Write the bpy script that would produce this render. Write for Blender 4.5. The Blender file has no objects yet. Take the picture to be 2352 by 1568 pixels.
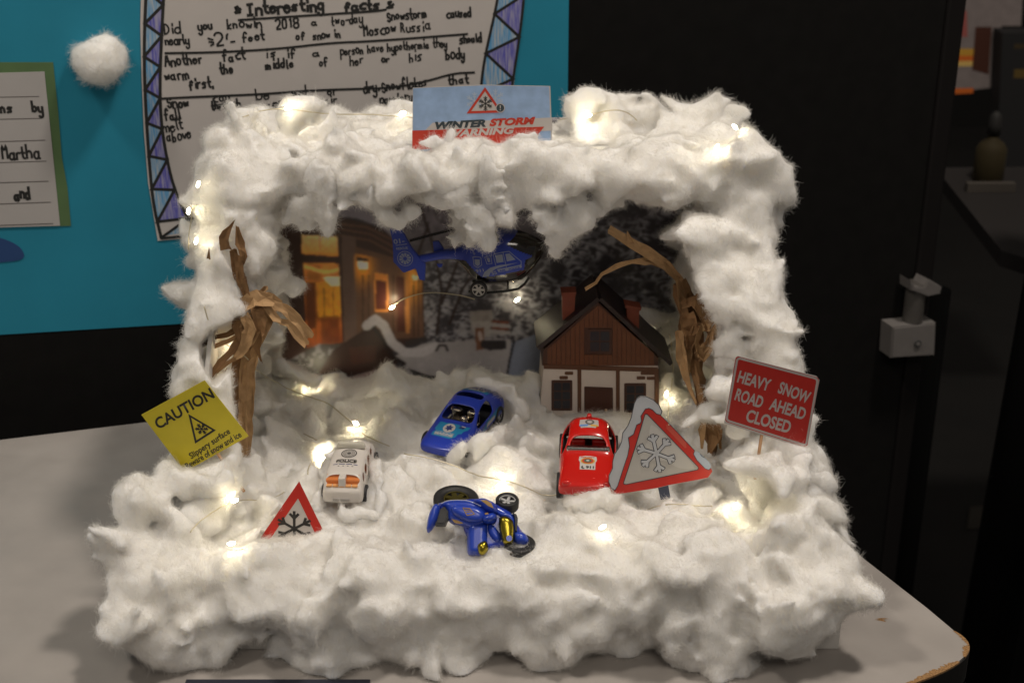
import bpy, bmesh, math, random
import numpy as np
from mathutils import Vector, Matrix, noise as mnoise
from mathutils.bvhtree import BVHTree
import openvdb as vdb

# One Blender unit is one centimetre.
SC = bpy.context.scene
COL = SC.collection
SC.unit_settings.system = 'METRIC'
SC.unit_settings.scale_length = 0.01
random.seed(7)
RNG = np.random.default_rng(11)

# ------------------------------------------------------------------ camera
TILT = 23.0
CAM = Vector((0.0, -80.8, 57.0))
FPX = 2352 * 50.0 / 36.0
cam_d = bpy.data.cameras.new('camera')
cam = bpy.data.objects.new('camera', cam_d)
COL.objects.link(cam)
cam.location = CAM
cam.rotation_euler = (math.radians(90 - TILT), 0, 0)
cam_d.lens = 50
cam_d.sensor_width = 36
cam_d.clip_start = 1
cam_d.clip_end = 3000
cam_d.dof.use_dof = True
cam_d.dof.focus_distance = 100
cam_d.dof.aperture_fstop = 0.05 / (2 * 0.27)
cam_d.dof.aperture_blades = 7
SC.camera = cam

# ------------------------------------------------------------------ light
SC.view_settings.view_transform = 'Standard'
SC.view_settings.look = 'None'
SC.view_settings.exposure = 0
SC.view_settings.gamma = 1
w = bpy.data.worlds.new('World')
SC.world = w
w.use_nodes = True
w.node_tree.nodes['Background'].inputs[0].default_value = (0.95, 0.86, 0.78, 1)
w.node_tree.nodes['Background'].inputs[1].default_value = 0.135
SC.cycles.max_bounces = 8
SC.cycles.diffuse_bounces = 4
SC.cycles.transmission_bounces = 4
SC.cycles.glossy_bounces = 3
SC.cycles.sample_clamp_indirect = 4
SC.cycles.use_denoising = True


def area_lamp(name, loc, target, size, power, color):
    d = bpy.data.lights.new(name, 'AREA')
    d.shape = 'DISK'
    d.size = size
    d.energy = power
    d.color = color
    o = bpy.data.objects.new(name, d)
    COL.objects.link(o)
    o.location = loc
    o.rotation_euler = (Vector(target) - Vector(loc)).to_track_quat('-Z', 'Y').to_euler()
    return o


area_lamp('ceiling_lamp', (65, 4, 210), (0, 12, 10), 24, 230000, (1.0, 0.90, 0.79))
area_lamp('ceiling_lamp', (-110, -45, 215), (0, 14, 12), 24, 156000, (1.0, 0.90, 0.78))
area_lamp('front_fill', (25, -170, 190), (0, 14, 12), 60, 90000, (1.0, 0.90, 0.78))  # unseen fill from the front, added to lift the camera-facing cards

# ------------------------------------------------------------------ photo rays
_t = math.radians(TILT)
FWD = Vector((0, math.cos(_t), -math.sin(_t)))
UP = Vector((0, math.sin(_t), math.cos(_t)))


def ray(px, py):
    return (Vector((1, 0, 0)) * ((px - 1176) / FPX) + UP * ((784 - py) / FPX) + FWD)


def PY(px, py, y):
    r = ray(px, py)
    return CAM + r * ((y - CAM.y) / r.y)


def PZ(px, py, z):
    r = ray(px, py)
    return CAM + r * ((z - CAM.z) / r.z)


class Frame:
    """An upright (or leaning) plane in the scene: o origin, ex right, ez up, n towards the viewer."""

    def __init__(s, o, yaw=0.0, lean=0.0, roll=0.0):
        s.o = Vector(o)
        m = Matrix.Rotation(math.radians(yaw), 4, 'Z') @ Matrix.Rotation(math.radians(lean), 4, 'X') @ Matrix.Rotation(math.radians(roll), 4, 'Y')
        s.m = Matrix.Translation(s.o) @ m
        s.ex = (m @ Vector((1, 0, 0)))
        s.n = -(m @ Vector((0, 1, 0)))
        s.ez = (m @ Vector((0, 0, 1)))

    def uv(s, px, py):
        r = ray(px, py)
        t = (s.o - CAM).dot(s.n) / r.dot(s.n)
        d = CAM + r * t - s.o
        return (d.dot(s.ex), d.dot(s.ez))


# ------------------------------------------------------------------ materials
MATS = {}


def mat(name, col, rough=0.6, metal=0.0, var=0.0, scale=3.0, bump=0.0, bscale=20.0, coat=0.0, emit=None, estr=0.0, sss=0.0, srad=(0.3, 0.3, 0.3), spec=0.5, trans=0.0):
    if name in MATS:
        return MATS[name]
    m = bpy.data.materials.new(name)
    m.use_nodes = True
    nt = m.node_tree
    b = nt.nodes['Principled BSDF']
    b.inputs['Base Color'].default_value = (*col, 1)
    b.inputs['Roughness'].default_value = rough
    b.inputs['Metallic'].default_value = metal
    b.inputs['Specular IOR Level'].default_value = spec
    b.inputs['Coat Weight'].default_value = coat
    if coat:
        b.inputs['Coat Roughness'].default_value = 0.135
    if trans:
        b.inputs['Transmission Weight'].default_value = trans
    if sss:
        b.inputs['Subsurface Weight'].default_value = sss
        b.inputs['Subsurface Radius'].default_value = srad
        b.inputs['Subsurface Scale'].default_value = 1
    if emit:
        b.inputs['Emission Color'].default_value = (*emit, 1)
        b.inputs['Emission Strength'].default_value = estr
    tc = nt.nodes.new('ShaderNodeTexCoord')
    if var:
        n = nt.nodes.new('ShaderNodeTexNoise')
        n.inputs['Scale'].default_value = scale
        n.inputs['Detail'].default_value = 5
        nt.links.new(tc.outputs['Object'], n.inputs['Vector'])
        r = nt.nodes.new('ShaderNodeMapRange')
        r.inputs['From Min'].default_value = 0.3
        r.inputs['From Max'].default_value = 0.7
        r.inputs['To Min'].default_value = 1 - var
        r.inputs['To Max'].default_value = 1 + var
        nt.links.new(n.outputs['Fac'], r.inputs['Value'])
        mx = nt.nodes.new('ShaderNodeVectorMath')
        mx.operation = 'SCALE'
        mx.inputs[0].default_value = col
        nt.links.new(r.outputs[0], mx.inputs['Scale'])
        nt.links.new(mx.outputs[0], b.inputs['Base Color'])
    if bump:
        n = nt.nodes.new('ShaderNodeTexNoise')
        n.inputs['Scale'].default_value = bscale
        n.inputs['Detail'].default_value = 4
        nt.links.new(tc.outputs['Object'], n.inputs['Vector'])
        bp = nt.nodes.new('ShaderNodeBump')
        bp.inputs['Strength'].default_value = bump
        bp.inputs['Distance'].default_value = 0.05
        nt.links.new(n.outputs['Fac'], bp.inputs['Height'])
        nt.links.new(bp.outputs[0], b.inputs['Normal'])
    MATS[name] = m
    return m


# ------------------------------------------------------------------ objects
def tag(o, label=None, cat=None, group=None, kind=None):
    if label:
        o['label'] = label
    if cat:
        o['category'] = cat
    if group:
        o['group'] = group
    if kind:
        o['kind'] = kind
    return o


def thing(name, label, cat, loc=(0, 0, 0), group=None, matrix=None):
    o = bpy.data.objects.new(name, None)
    o.empty_display_size = 1
    COL.objects.link(o)
    if matrix is not None:
        o.matrix_world = matrix
    else:
        o.location = loc
    return tag(o, label, cat, group)


def link_mesh(name, me, m=None, parent=None, smooth=False):
    o = bpy.data.objects.new(name, me)
    COL.objects.link(o)
    if m is not None:
        for x in (m if isinstance(m, (list, tuple)) else [m]):
            me.materials.append(x)
    if parent is not None:
        o.parent = parent
    if smooth:
        me.polygons.foreach_set('use_smooth', [True] * len(me.polygons))
    return o


def mesh_obj(name, verts, faces, m=None, parent=None, smooth=False):
    me = bpy.data.meshes.new(name)
    me.from_pydata([tuple(v) for v in verts], [], faces)
    me.update()
    return link_mesh(name, me, m, parent, smooth)


def bm_obj(name, bm, m=None, parent=None, smooth=False):
    me = bpy.data.meshes.new(name)
    bm.normal_update()
    bm.to_mesh(me)
    bm.free()
    return link_mesh(name, me, m, parent, smooth)


def box(bm, x0, x1, y0, y1, z0, z1, bev=0.0, M=None):
    vs = [bm.verts.new((x, y, z)) for x in (x0, x1) for y in (y0, y1) for z in (z0, z1)]
    f = [(0, 1, 3, 2), (4, 6, 7, 5), (0, 4, 5, 1), (2, 3, 7, 6), (0, 2, 6, 4), (1, 5, 7, 3)]
    fs = [bm.faces.new([vs[i] for i in q]) for q in f]
    if bev:
        es = list({e for q in fs for e in q.edges})
        r = bmesh.ops.bevel(bm, geom=es, offset=bev, segments=2, affect='EDGES', profile=0.5)
        vs = list({v for v in vs if v.is_valid} | {v for q in r['faces'] for v in q.verts})
    if M is not None:
        bmesh.ops.transform(bm, matrix=M, verts=vs)
    return vs


def boxo(name, x0, x1, y0, y1, z0, z1, m, parent=None, bev=0.0, M=None):
    bm = bmesh.new()
    box(bm, x0, x1, y0, y1, z0, z1, bev, M)
    return bm_obj(name, bm, m, parent, smooth=False)


def prism(name, pts, d0, d1, m, parent=None, bev=0.0, axis='y', smooth=False, M=None):
    """Extrude a 2-D outline (u, v). axis 'y': u->x, v->z, depth d0..d1 along y. axis 'z': u->x, v->y. axis 'x': u->y, v->z."""
    bm = bmesh.new()
    def P(u, v, d):
        return {'y': (u, d, v), 'z': (u, v, d), 'x': (d, u, v)}[axis]
    a = [bm.verts.new(P(u, v, d0)) for u, v in pts]
    b = [bm.verts.new(P(u, v, d1)) for u, v in pts]
    n = len(pts)
    f0 = bm.faces.new(a)
    f1 = bm.faces.new(list(reversed(b)))
    for i in range(n):
        bm.faces.new((a[i], b[i], b[(i + 1) % n], a[(i + 1) % n]))
    bmesh.ops.recalc_face_normals(bm, faces=bm.faces)
    if bev:
        es = list(set(f0.edges) | set(f1.edges))
        bmesh.ops.bevel(bm, geom=es, offset=bev, segments=2, affect='EDGES')
    bmesh.ops.triangulate(bm, faces=[f for f in bm.faces if len(f.verts) > 4])
    if M is not None:
        bmesh.ops.transform(bm, matrix=M, verts=bm.verts)
    return bm_obj(name, bm, m, parent, smooth)


def flat(name, pts, off, m, parent):
    """Flat print: polygon (u, v) laid `off` in front (towards -y) of the parent's plane."""
    bm = bmesh.new()
    f = bm.faces.new([bm.verts.new((u, -off, v)) for u, v in pts])
    bm.normal_update()
    if f.normal.y > 0:
        bmesh.ops.reverse_faces(bm, faces=[f])
    bmesh.ops.triangulate(bm, faces=bm.faces[:])
    return bm_obj(name, bm, m, parent)


def cyl(bm, p0, p1, r0, r1=None, n=16, caps=True):
    r1 = r0 if r1 is None else r1
    p0, p1 = Vector(p0), Vector(p1)
    d = (p1 - p0)
    M = Matrix.Translation((p0 + p1) / 2) @ d.to_track_quat('Z', 'Y').to_matrix().to_4x4()
    bmesh.ops.create_cone(bm, cap_ends=caps, segments=n, radius1=r0, radius2=r1, depth=d.length, matrix=M)


def ribbon_into(V, F, pts, width, off, closed=False, taper=False):
    """Mitred ribbon of the polyline pts (u, v), added to lists V, F in the plane y=-off."""
    P = [Vector(p) for p in pts]
    Q = [P[0]]
    for p in P[1:]:
        if (p - Q[-1]).length > 1e-4:
            Q.append(p)
    P = Q
    n = len(P)
    if n < 2:
        return
    if not closed:
        d0 = (P[1] - P[0]).normalized() * width * 0.4
        d1 = (P[-1] - P[-2]).normalized() * width * 0.4
        P[0] = P[0] - d0
        P[-1] = P[-1] + d1
    base = len(V)
    for i in range(n):
        a = P[i] - P[i - 1] if (i > 0 or closed) else P[1] - P[0]
        b = P[(i + 1) % n] - P[i] if (i < n - 1 or closed) else P[-1] - P[-2]
        a = a.normalized()
        b = b.normalized()
        t = a + b
        if t.length < 0.2:
            t = b
        t.normalize()
        nrm = Vector((-t.y, t.x))
        k = width * 0.5 / max(0.45, nrm.dot(Vector((-b.y, b.x))))
        if taper:
            k *= 0.35 + 0.65 * math.sin(math.pi * (0.12 + 0.76 * i / (n - 1)))
        p = P[i]
        V.append((p.x - nrm.x * k, -off, p.y - nrm.y * k))
        V.append((p.x + nrm.x * k, -off, p.y + nrm.y * k))
    for i in range(n if closed else n - 1):
        j = (i + 1) % n
        F.append((base + 2 * i, base + 2 * j, base + 2 * j + 1, base + 2 * i + 1))


def ribbons(name, lines, width, off, m, parent, closed=False, taper=False):
    V, F = [], []
    for k, l in enumerate(lines):
        ribbon_into(V, F, l, width, off + 0.0015 * (k % 9), closed, taper)
    return mesh_obj(name, V, F, m, parent)


def smooth2d(pts, it=2, closed=False):
    P = [Vector(p) for p in pts]
    for _ in range(it):
        Q = [] if closed else [P[0]]
        n = len(P)
        for i in range(n if closed else n - 1):
            a, b = P[i], P[(i + 1) % n]
            Q += [a * 0.75 + b * 0.25, a * 0.25 + b * 0.75]
        if not closed:
            Q.append(P[-1])
        P = Q
    return [tuple(p) for p in P]


def text_mesh(s, bold=0.0, shear=0.0, spacing=1.0):
    c = bpy.data.curves.new('lettering', 'FONT')
    c.body = s
    c.size = 1
    c.offset = bold
    c.shear = shear
    c.space_character = spacing
    c.resolution_u = 4
    o = bpy.data.objects.new('lettering', c)
    COL.objects.link(o)
    dg = bpy.context.evaluated_depsgraph_get()
    me = bpy.data.meshes.new_from_object(o.evaluated_get(dg))
    bpy.data.objects.remove(o)
    bpy.data.curves.remove(c)
    return me


def lettering(s, a, b, height, off, m, parent, bold=0.0, shear=0.0, spacing=1.0, name='lettering', up=None):
    """Flat lettering whose baseline runs from a to b (u, v) and whose capital height is `height`."""
    me = text_mesh(s, bold, shear, spacing)
    n = len(me.vertices)
    co = np.empty(n * 3)
    me.vertices.foreach_get('co', co)
    co = co.reshape(-1, 3)
    x0, x1 = co[:, 0].min(), co[:, 0].max()
    capH = co[:, 1].max()
    A = Vector(a)
    B = Vector(b)
    d = B - A
    e = d.normalized()
    u = Vector((-e.y, e.x)) if up is None else Vector(up).normalized()
    fx = (co[:, 0] - x0) / (x1 - x0) * d.length
    fy = co[:, 1] / capH * height
    out = np.zeros_like(co)
    out[:, 0] = A.x + e.x * fx + u.x * fy
    out[:, 2] = A.y + e.y * fx + u.y * fy
    out[:, 1] = -off
    me.vertices.foreach_set('co', out.ravel())
    me.update()
    o = link_mesh(name, me, m, parent)
    me.materials.clear()
    me.materials.append(m)
    return o


def tube(name, pts, r, m, parent=None, n=6, taper=None):
    P = [Vector(p) for p in pts]
    V, F = [], []
    up = Vector((0, 0, 1))
    side = None
    for i, p in enumerate(P):
        t = (P[min(i + 1, len(P) - 1)] - P[max(i - 1, 0)]).normalized()
        if side is None:
            side = t.cross(up if abs(t.z) < 0.9 else Vector((1, 0, 0))).normalized()
        side = (side - t * side.dot(t)).normalized()
        b = t.cross(side)
        rr = r if taper is None else taper[i]
        for k in range(n):
            a = 2 * math.pi * k / n
            V.append(p + (side * math.cos(a) + b * math.sin(a)) * rr)
    for i in range(len(P) - 1):
        for k in range(n):
            F.append((i * n + k, i * n + (k + 1) % n, (i + 1) * n + (k + 1) % n, (i + 1) * n + k))
    F.append(tuple(range(n))[::-1])
    F.append(tuple((len(P) - 1) * n + k for k in range(n)))
    return mesh_obj(name, V, F, m, parent, smooth=True)


def spline(pts, it=3):
    P = [Vector(p) for p in pts]
    for _ in range(it):
        Q = [P[0]]
        for i in range(len(P) - 1):
            Q += [P[i] * 0.75 + P[i + 1] * 0.25, P[i] * 0.25 + P[i + 1] * 0.75]
        Q.append(P[-1])
        P = Q
    return P
# ================================================================== the setting
M_TABLE = mat('grey_laminate', (0.335, 0.31, 0.29), 0.42, var=0.06, scale=0.22, bump=0.05, bscale=5)
M_CHIP = mat('chipboard', (0.27, 0.15, 0.06), 0.9, var=0.5, scale=9, bump=0.6, bscale=14)
M_BLACKBOARD = mat('black_felt', (0.0035, 0.0032, 0.003), 0.9, var=0.3, scale=0.5, bump=0.1, bscale=30, spec=0.2)
M_TEAL = mat('teal_paper', (0.018, 0.22, 0.335), 0.75, var=0.10, scale=0.09, bump=0.12, bscale=3, spec=0.25)
M_PAPER = mat('white_paper', (0.50, 0.47, 0.455), 0.8, var=0.02, scale=0.5, spec=0.2)
M_INK = mat('black_marker', (0.012, 0.012, 0.012), 0.6)
M_DARKFLOOR = mat('dark_carpet', (0.007, 0.006, 0.005), 0.95, var=0.4, scale=0.05)
M_EDGE = mat('black_edge', (0.01, 0.01, 0.01), 0.45)

nt_ = M_TABLE.node_tree
tn_ = nt_.nodes.new('ShaderNodeTexNoise')
tn_.inputs['Scale'].default_value = 0.35
tn_.inputs['Detail'].default_value = 8
mr_ = nt_.nodes.new('ShaderNodeMapRange')
mr_.inputs['From Min'].default_value = 0.35
mr_.inputs['From Max'].default_value = 0.65
mr_.inputs['To Min'].default_value = 0.3
mr_.inputs['To Max'].default_value = 0.6
tc_ = nt_.nodes.new('ShaderNodeTexCoord')
nt_.links.new(tc_.outputs['Object'], tn_.inputs['Vector'])
nt_.links.new(tn_.outputs['Fac'], mr_.inputs['Value'])
nt_.links.new(mr_.outputs[0], nt_.nodes['Principled BSDF'].inputs['Roughness'])
# floor far below
fl = mesh_obj('floor', [(-300, -120, -72), (420, -120, -72), (420, 420, -72), (-300, 420, -72)], [(0, 1, 2, 3)], M_DARKFLOOR)
tag(fl, kind='structure')
rw = boxo('back_wall', -300, 420, 420, 424, -72, 260, mat('dark_wall', (0.006, 0.0055, 0.005), 0.9, var=0.2, scale=0.02))
tag(rw, kind='structure')

# table top outline
def arc_corner(p0, c, p1, n=10):
    p0, c, p1 = Vector(p0), Vector(c), Vector(p1)
    return [tuple(p0 * (1 - t) ** 2 + c * 2 * t * (1 - t) + p1 * t * t) for t in [i / n for i in range(n + 1)]]


tl = PZ(0, 1010, 0)
tm = PZ(330, 970, 0)
bd = (tm - tl).normalized()
q = [PZ(a, b, 0) for a, b in ((1990, 1287), (2130, 1396), (2192, 1448), (2228, 1478), (2246, 1530), (2215, 1560), (2060, 1578), (1900, 1592))]
side_dir = (q[0] - q[1]).normalized()
# where the right edge meets the back edge
den = side_dir.x * bd.y - side_dir.y * bd.x
tt = ((tl.x - q[0].x) * bd.y - (tl.y - q[0].y) * bd.x) / den
ct = Vector((q[0].x + side_dir.x * tt, q[0].y + side_dir.y * tt))
out = [(tl.x - bd.x * 60, tl.y - bd.y * 60)]
out += arc_corner((ct.x - bd.x * 5, ct.y - bd.y * 5), (ct.x, ct.y), (ct.x - side_dir.x * 5, ct.y - side_dir.y * 5), 8)
out += [(q[1].x, q[1].y)]
out += arc_corner((q[2].x, q[2].y), (q[3].x + 1.6, q[3].y - 1.4), (q[6].x, q[6].y), 14)
# the front edge runs on out of the frame to the left
ql = PZ(600, 1640, 0)
out += [(ql.x, ql.y), (out[0][0] - 0, ql.y)]
table = thing('table', 'grey laminate table with black edge and chipped rounded corner', 'table', (0, 0, 0))
prism('tabletop', out, -2.2, 0, [M_TABLE], table, bev=0.0, axis='z')
edge_pts = [Vector((u, v, -1.1)) for u, v in out]
prism('edge_band', [(u, v) for u, v in out], -2.25, -0.12, M_EDGE, table, axis='z')
# widen the band a little so it wraps the top
eb = bpy.data.objects['edge_band']
cx = sum(u for u, v in out) / len(out)
cy = sum(v for u, v in out) / len(out)
for v in eb.data.vertices:
    d = Vector((v.co.x - cx, v.co.y - cy)).normalized()
    v.co.x += d.x * 0.12
    v.co.y += d.y * 0.12
for name, sub in (('chipped_edge', out[11:16]), ('chipped_edge', out[15:19]), ('chipped_edge', out[19:26])):
    V, F = [], []
    pts = []
    for i in range(len(sub) - 1):
        for k in range(6):
            t = k / 6
            pts.append(Vector((sub[i][0] * (1 - t) + sub[i + 1][0] * t, sub[i][1] * (1 - t) + sub[i + 1][1] * t)))
    n = len(pts)
    for i, p in enumerate(pts):
        inn = (Vector((cx, cy)) - p).normalized()
        wdt = (0.18 + 0.34 * random.random()) * math.sin(math.pi * min(1, (i + 0.6) / n) ** 0.8) + 0.03
        o_ = p - inn * 0.10
        i_ = p + inn * wdt
        V += [(o_.x, o_.y, -0.35), (o_.x, o_.y, 0.012), (i_.x, i_.y, 0.012)]
    for i in range(n - 1):
        F += [(3 * i, 3 * i + 3, 3 * i + 4, 3 * i + 1), (3 * i + 1, 3 * i + 4, 3 * i + 5, 3 * i + 2)]
    mesh_obj(name, V, F, M_CHIP, table)
# scratch mark on the top
V, F = [], []
c = PZ(2026, 1423, 0)
for k in range(5):
    a = random.uniform(-0.4, 0.4)
    L = random.uniform(0.25, 0.45)
    x, y = c.x + random.uniform(-0.15, 0.15), c.y + random.uniform(-0.15, 0.15)
    b0 = len(V)
    V += [(x - L * math.cos(a), y - L * math.sin(a), 0.01 + 0.002 * k), (x + L * math.cos(a), y + L * math.sin(a), 0.01 + 0.002 * k), (x + 0.1, y + 0.12, 0.01 + 0.002 * k)]
    F.append((b0, b0 + 1, b0 + 2))
mesh_obj('scratch', V, F, M_CHIP, table)
for x, y in ((-60, 20), (15, 40), (22, 2), (-60, -8)):
    bm = bmesh.new()
    cyl(bm, (x, y, -72), (x, y, -2.3), 1.6, n=20)
    bm_obj('leg', bm, M_EDGE, table, smooth=True)

# dark blue card lying at the table front
ca, cb_ = PZ(428, 1559, 0.1), PZ(850, 1561, 0.1)
o = boxo('blue_card', ca.x, cb_.x, ca.y - 5, ca.y, 0.02, 0.10, mat('navy_card', (0.012, 0.014, 0.028), 0.7))
tag(o, 'dark navy card lying on the table in front of the cotton box', 'card')

# display panel
YAW = 17.5
WALL = Frame((-45, 36.4, 0), yaw=YAW)
panel = thing('display_panel', 'tall black felt display panel covered partly with teal paper', 'display panel', matrix=WALL.m)
s_right = WALL.uv(2140, 300)[0]
boxo('felt_board', -75, s_right, 0.0, 2.4, -60, 95, M_BLACKBOARD, panel, bev=0.15)
boxo('end_post', s_right + 0.02, s_right + 2.2, -0.3, 2.7, -60, 95, mat('black_metal', (0.008, 0.007, 0.007), 0.6, spec=0.15), panel, bev=0.3)
# teal paper: lower edge follows the photograph
p = [WALL.uv(-400, 790), WALL.uv(0, 768), WALL.uv(430, 742), WALL.uv(1298, 692), WALL.uv(1306, 0), WALL.uv(1309, -200)]
p.append((-75, p[-1][1]))
p[0] = (-75, p[0][1])
prism('teal_paper', p, -0.06, -0.012, M_TEAL, panel)

# connector clip at the panel's right edge
clip = thing('panel_connector', 'pale grey plastic connector clamped to the edge of the black panel', 'connector', matrix=WALL.m)
M_GREYPL = mat('grey_plastic', (0.15, 0.14, 0.135), 0.45, var=0.06, scale=1)
def WQ(pts):
    return [WALL.uv(a, b) for a, b in pts]
prism('lower_block', WQ([(2018, 802), (2022, 732), (2120, 722), (2117, 796)]), -2.6, -0.02, M_GREYPL, clip, bev=0.15)
u0, v0 = WALL.uv(2074, 726)
u1, v1 = WALL.uv(2078, 640)
bm = bmesh.new()
R = (WALL.uv(2098, 700)[0] - u0)
cyl(bm, (u0 + .3, -1.4, v0 + 0.02), (u0 + .3, -1.4, v1), 1.1, n=24)
bm_obj('sleeve', bm, mat('grey_plastic_dark', (0.07, 0.065, 0.06), 0.35), clip, smooth=False)
prism('collar', WQ([(2062, 648), (2062, 626), (2072, 640), (2092, 640), (2100, 624), (2132, 640), (2128, 656), (2100, 662)]), -2.7, -0.3, M_GREYPL, clip, bev=0.12)
bm = bmesh.new()
uu, vv = WALL.uv(2077, 768)
cyl(bm, (uu, -2.78, vv), (uu, -2.62, vv), 0.42, n=20)
bm_obj('screw', bm, mat('dark_screw', (0.05, 0.05, 0.05), 0.4), clip)
bm = bmesh.new()
cyl(bm, (uu, -2.84, vv), (uu, -2.79, vv), 0.22, n=12)
bm_obj('screw', bm, M_GREYPL, clip)

# ---- distant dark room on the right
FAR = Frame((60, 175, 0), yaw=0)
def FQ(pts):
    return [FAR.uv(a, b) for a, b in pts]
po = thing('notice_sheet', 'blurred notice sheet with orange flame stripes behind the black panel', 'poster', matrix=FAR.m)
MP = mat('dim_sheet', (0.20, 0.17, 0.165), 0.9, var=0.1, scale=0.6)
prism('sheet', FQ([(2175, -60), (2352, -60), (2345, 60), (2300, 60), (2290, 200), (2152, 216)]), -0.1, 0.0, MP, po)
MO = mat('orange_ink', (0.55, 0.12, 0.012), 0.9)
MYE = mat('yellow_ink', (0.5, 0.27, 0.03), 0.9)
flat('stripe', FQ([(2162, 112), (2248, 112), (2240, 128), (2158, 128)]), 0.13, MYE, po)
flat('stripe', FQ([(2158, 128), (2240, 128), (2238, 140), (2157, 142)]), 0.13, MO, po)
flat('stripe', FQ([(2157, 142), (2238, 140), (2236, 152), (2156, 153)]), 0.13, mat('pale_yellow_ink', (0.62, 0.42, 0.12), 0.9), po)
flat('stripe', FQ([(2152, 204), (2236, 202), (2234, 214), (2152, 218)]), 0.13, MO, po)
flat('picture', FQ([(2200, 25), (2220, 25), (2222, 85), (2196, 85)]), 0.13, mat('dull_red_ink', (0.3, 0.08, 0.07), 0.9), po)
bx = thing('dark_box', 'dark cardboard box with dull yellow stripes standing on the far table', 'box', matrix=FAR.m)
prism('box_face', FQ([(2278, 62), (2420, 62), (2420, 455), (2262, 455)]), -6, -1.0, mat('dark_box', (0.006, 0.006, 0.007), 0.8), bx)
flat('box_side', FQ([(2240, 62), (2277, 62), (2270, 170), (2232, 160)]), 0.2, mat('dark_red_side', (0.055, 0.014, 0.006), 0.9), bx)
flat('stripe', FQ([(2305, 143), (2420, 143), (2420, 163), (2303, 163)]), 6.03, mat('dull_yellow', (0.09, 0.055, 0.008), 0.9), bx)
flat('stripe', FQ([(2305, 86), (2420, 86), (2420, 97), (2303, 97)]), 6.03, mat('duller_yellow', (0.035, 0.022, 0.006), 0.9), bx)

# far table with bottle
ZF = 0.0
ft = thing('far_table', 'grey table corner blurred in the dark behind the panel', 'table')
pts = [PZ(a, b, ZF) for a, b in ((2155, 385), (2160, 400), (2300, 575), (2352, 592), (2700, 660), (2700, 380))]
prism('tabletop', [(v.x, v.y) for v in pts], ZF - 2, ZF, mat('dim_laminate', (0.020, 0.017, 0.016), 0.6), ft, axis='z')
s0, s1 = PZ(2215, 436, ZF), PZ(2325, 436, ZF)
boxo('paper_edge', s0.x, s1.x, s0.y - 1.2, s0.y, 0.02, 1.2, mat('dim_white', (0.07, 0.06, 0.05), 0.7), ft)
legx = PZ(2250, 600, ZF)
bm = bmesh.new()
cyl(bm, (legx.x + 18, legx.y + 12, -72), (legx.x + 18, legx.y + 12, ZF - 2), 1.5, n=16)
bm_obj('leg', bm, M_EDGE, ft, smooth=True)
bp_ = PZ(2268, 415, ZF)
bt = thing('bottle', 'small yellow labelled bottle with pale cap standing on the far table', 'bottle', loc=(bp_.x, bp_.y, ZF + 0.02))
def lathe(name, prof, m, parent, n=24, smooth=True):
    bm = bmesh.new()
    rings = []
    for r, z in prof:
        rings.append([bm.verts.new((r * math.cos(2 * math.pi * k / n), r * math.sin(2 * math.pi * k / n), z)) for k in range(n)])
    for a, b in zip(rings, rings[1:]):
        for k in range(n):
            bm.faces.new((a[k], a[(k + 1) % n], b[(k + 1) % n], b[k]))
    bm.faces.new(rings[0][::-1])
    bm.faces.new(rings[-1])
    return bm_obj(name, bm, m, parent, smooth)
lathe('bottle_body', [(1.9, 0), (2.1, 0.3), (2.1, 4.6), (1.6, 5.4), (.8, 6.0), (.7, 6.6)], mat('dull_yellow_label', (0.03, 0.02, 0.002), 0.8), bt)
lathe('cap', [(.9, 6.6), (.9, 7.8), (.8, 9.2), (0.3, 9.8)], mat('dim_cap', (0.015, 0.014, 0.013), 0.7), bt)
# dark uprights and dim floor beyond
for px, nm, lab in ((2085, 'steel_post', 'thin black steel post standing beside the black panel, lower right'), (2300, 'steel_post', 'thick black steel post rising at the right edge behind the table')):
    w_ = 1.6 if px < 2200 else 3.4
    b_ = PZ(px, 1200, -30)
    bm = bmesh.new()
    cyl(bm, (b_.x, b_.y, -72), (b_.x + (0 if px < 2200 else 3), b_.y, 0 if px < 2200 else 40), w_, n=16)
    o = bm_obj(nm, bm, mat('post_black', (0.002, 0.002, 0.002), 0.9, spec=0.05), None, smooth=True)
    tag(o, lab, 'post')
for quad in (((2228, 1165), (2300, 1160), (2292, 1215), (2220, 1215)), ((2330, 1160), (2550, 1155), (2530, 1290), (2315, 1270))):
    pts = [PZ(a, b, -71.9) for a, b in quad]
    o = prism('floor_patch', [(v.x, v.y) for v in pts], -71.9, -71.7, mat('dim_floor_patch', (0.03, 0.025, 0.018), 0.8, var=0.3, scale=0.03), None, axis='z')
    tag(o, kind='structure')
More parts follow.
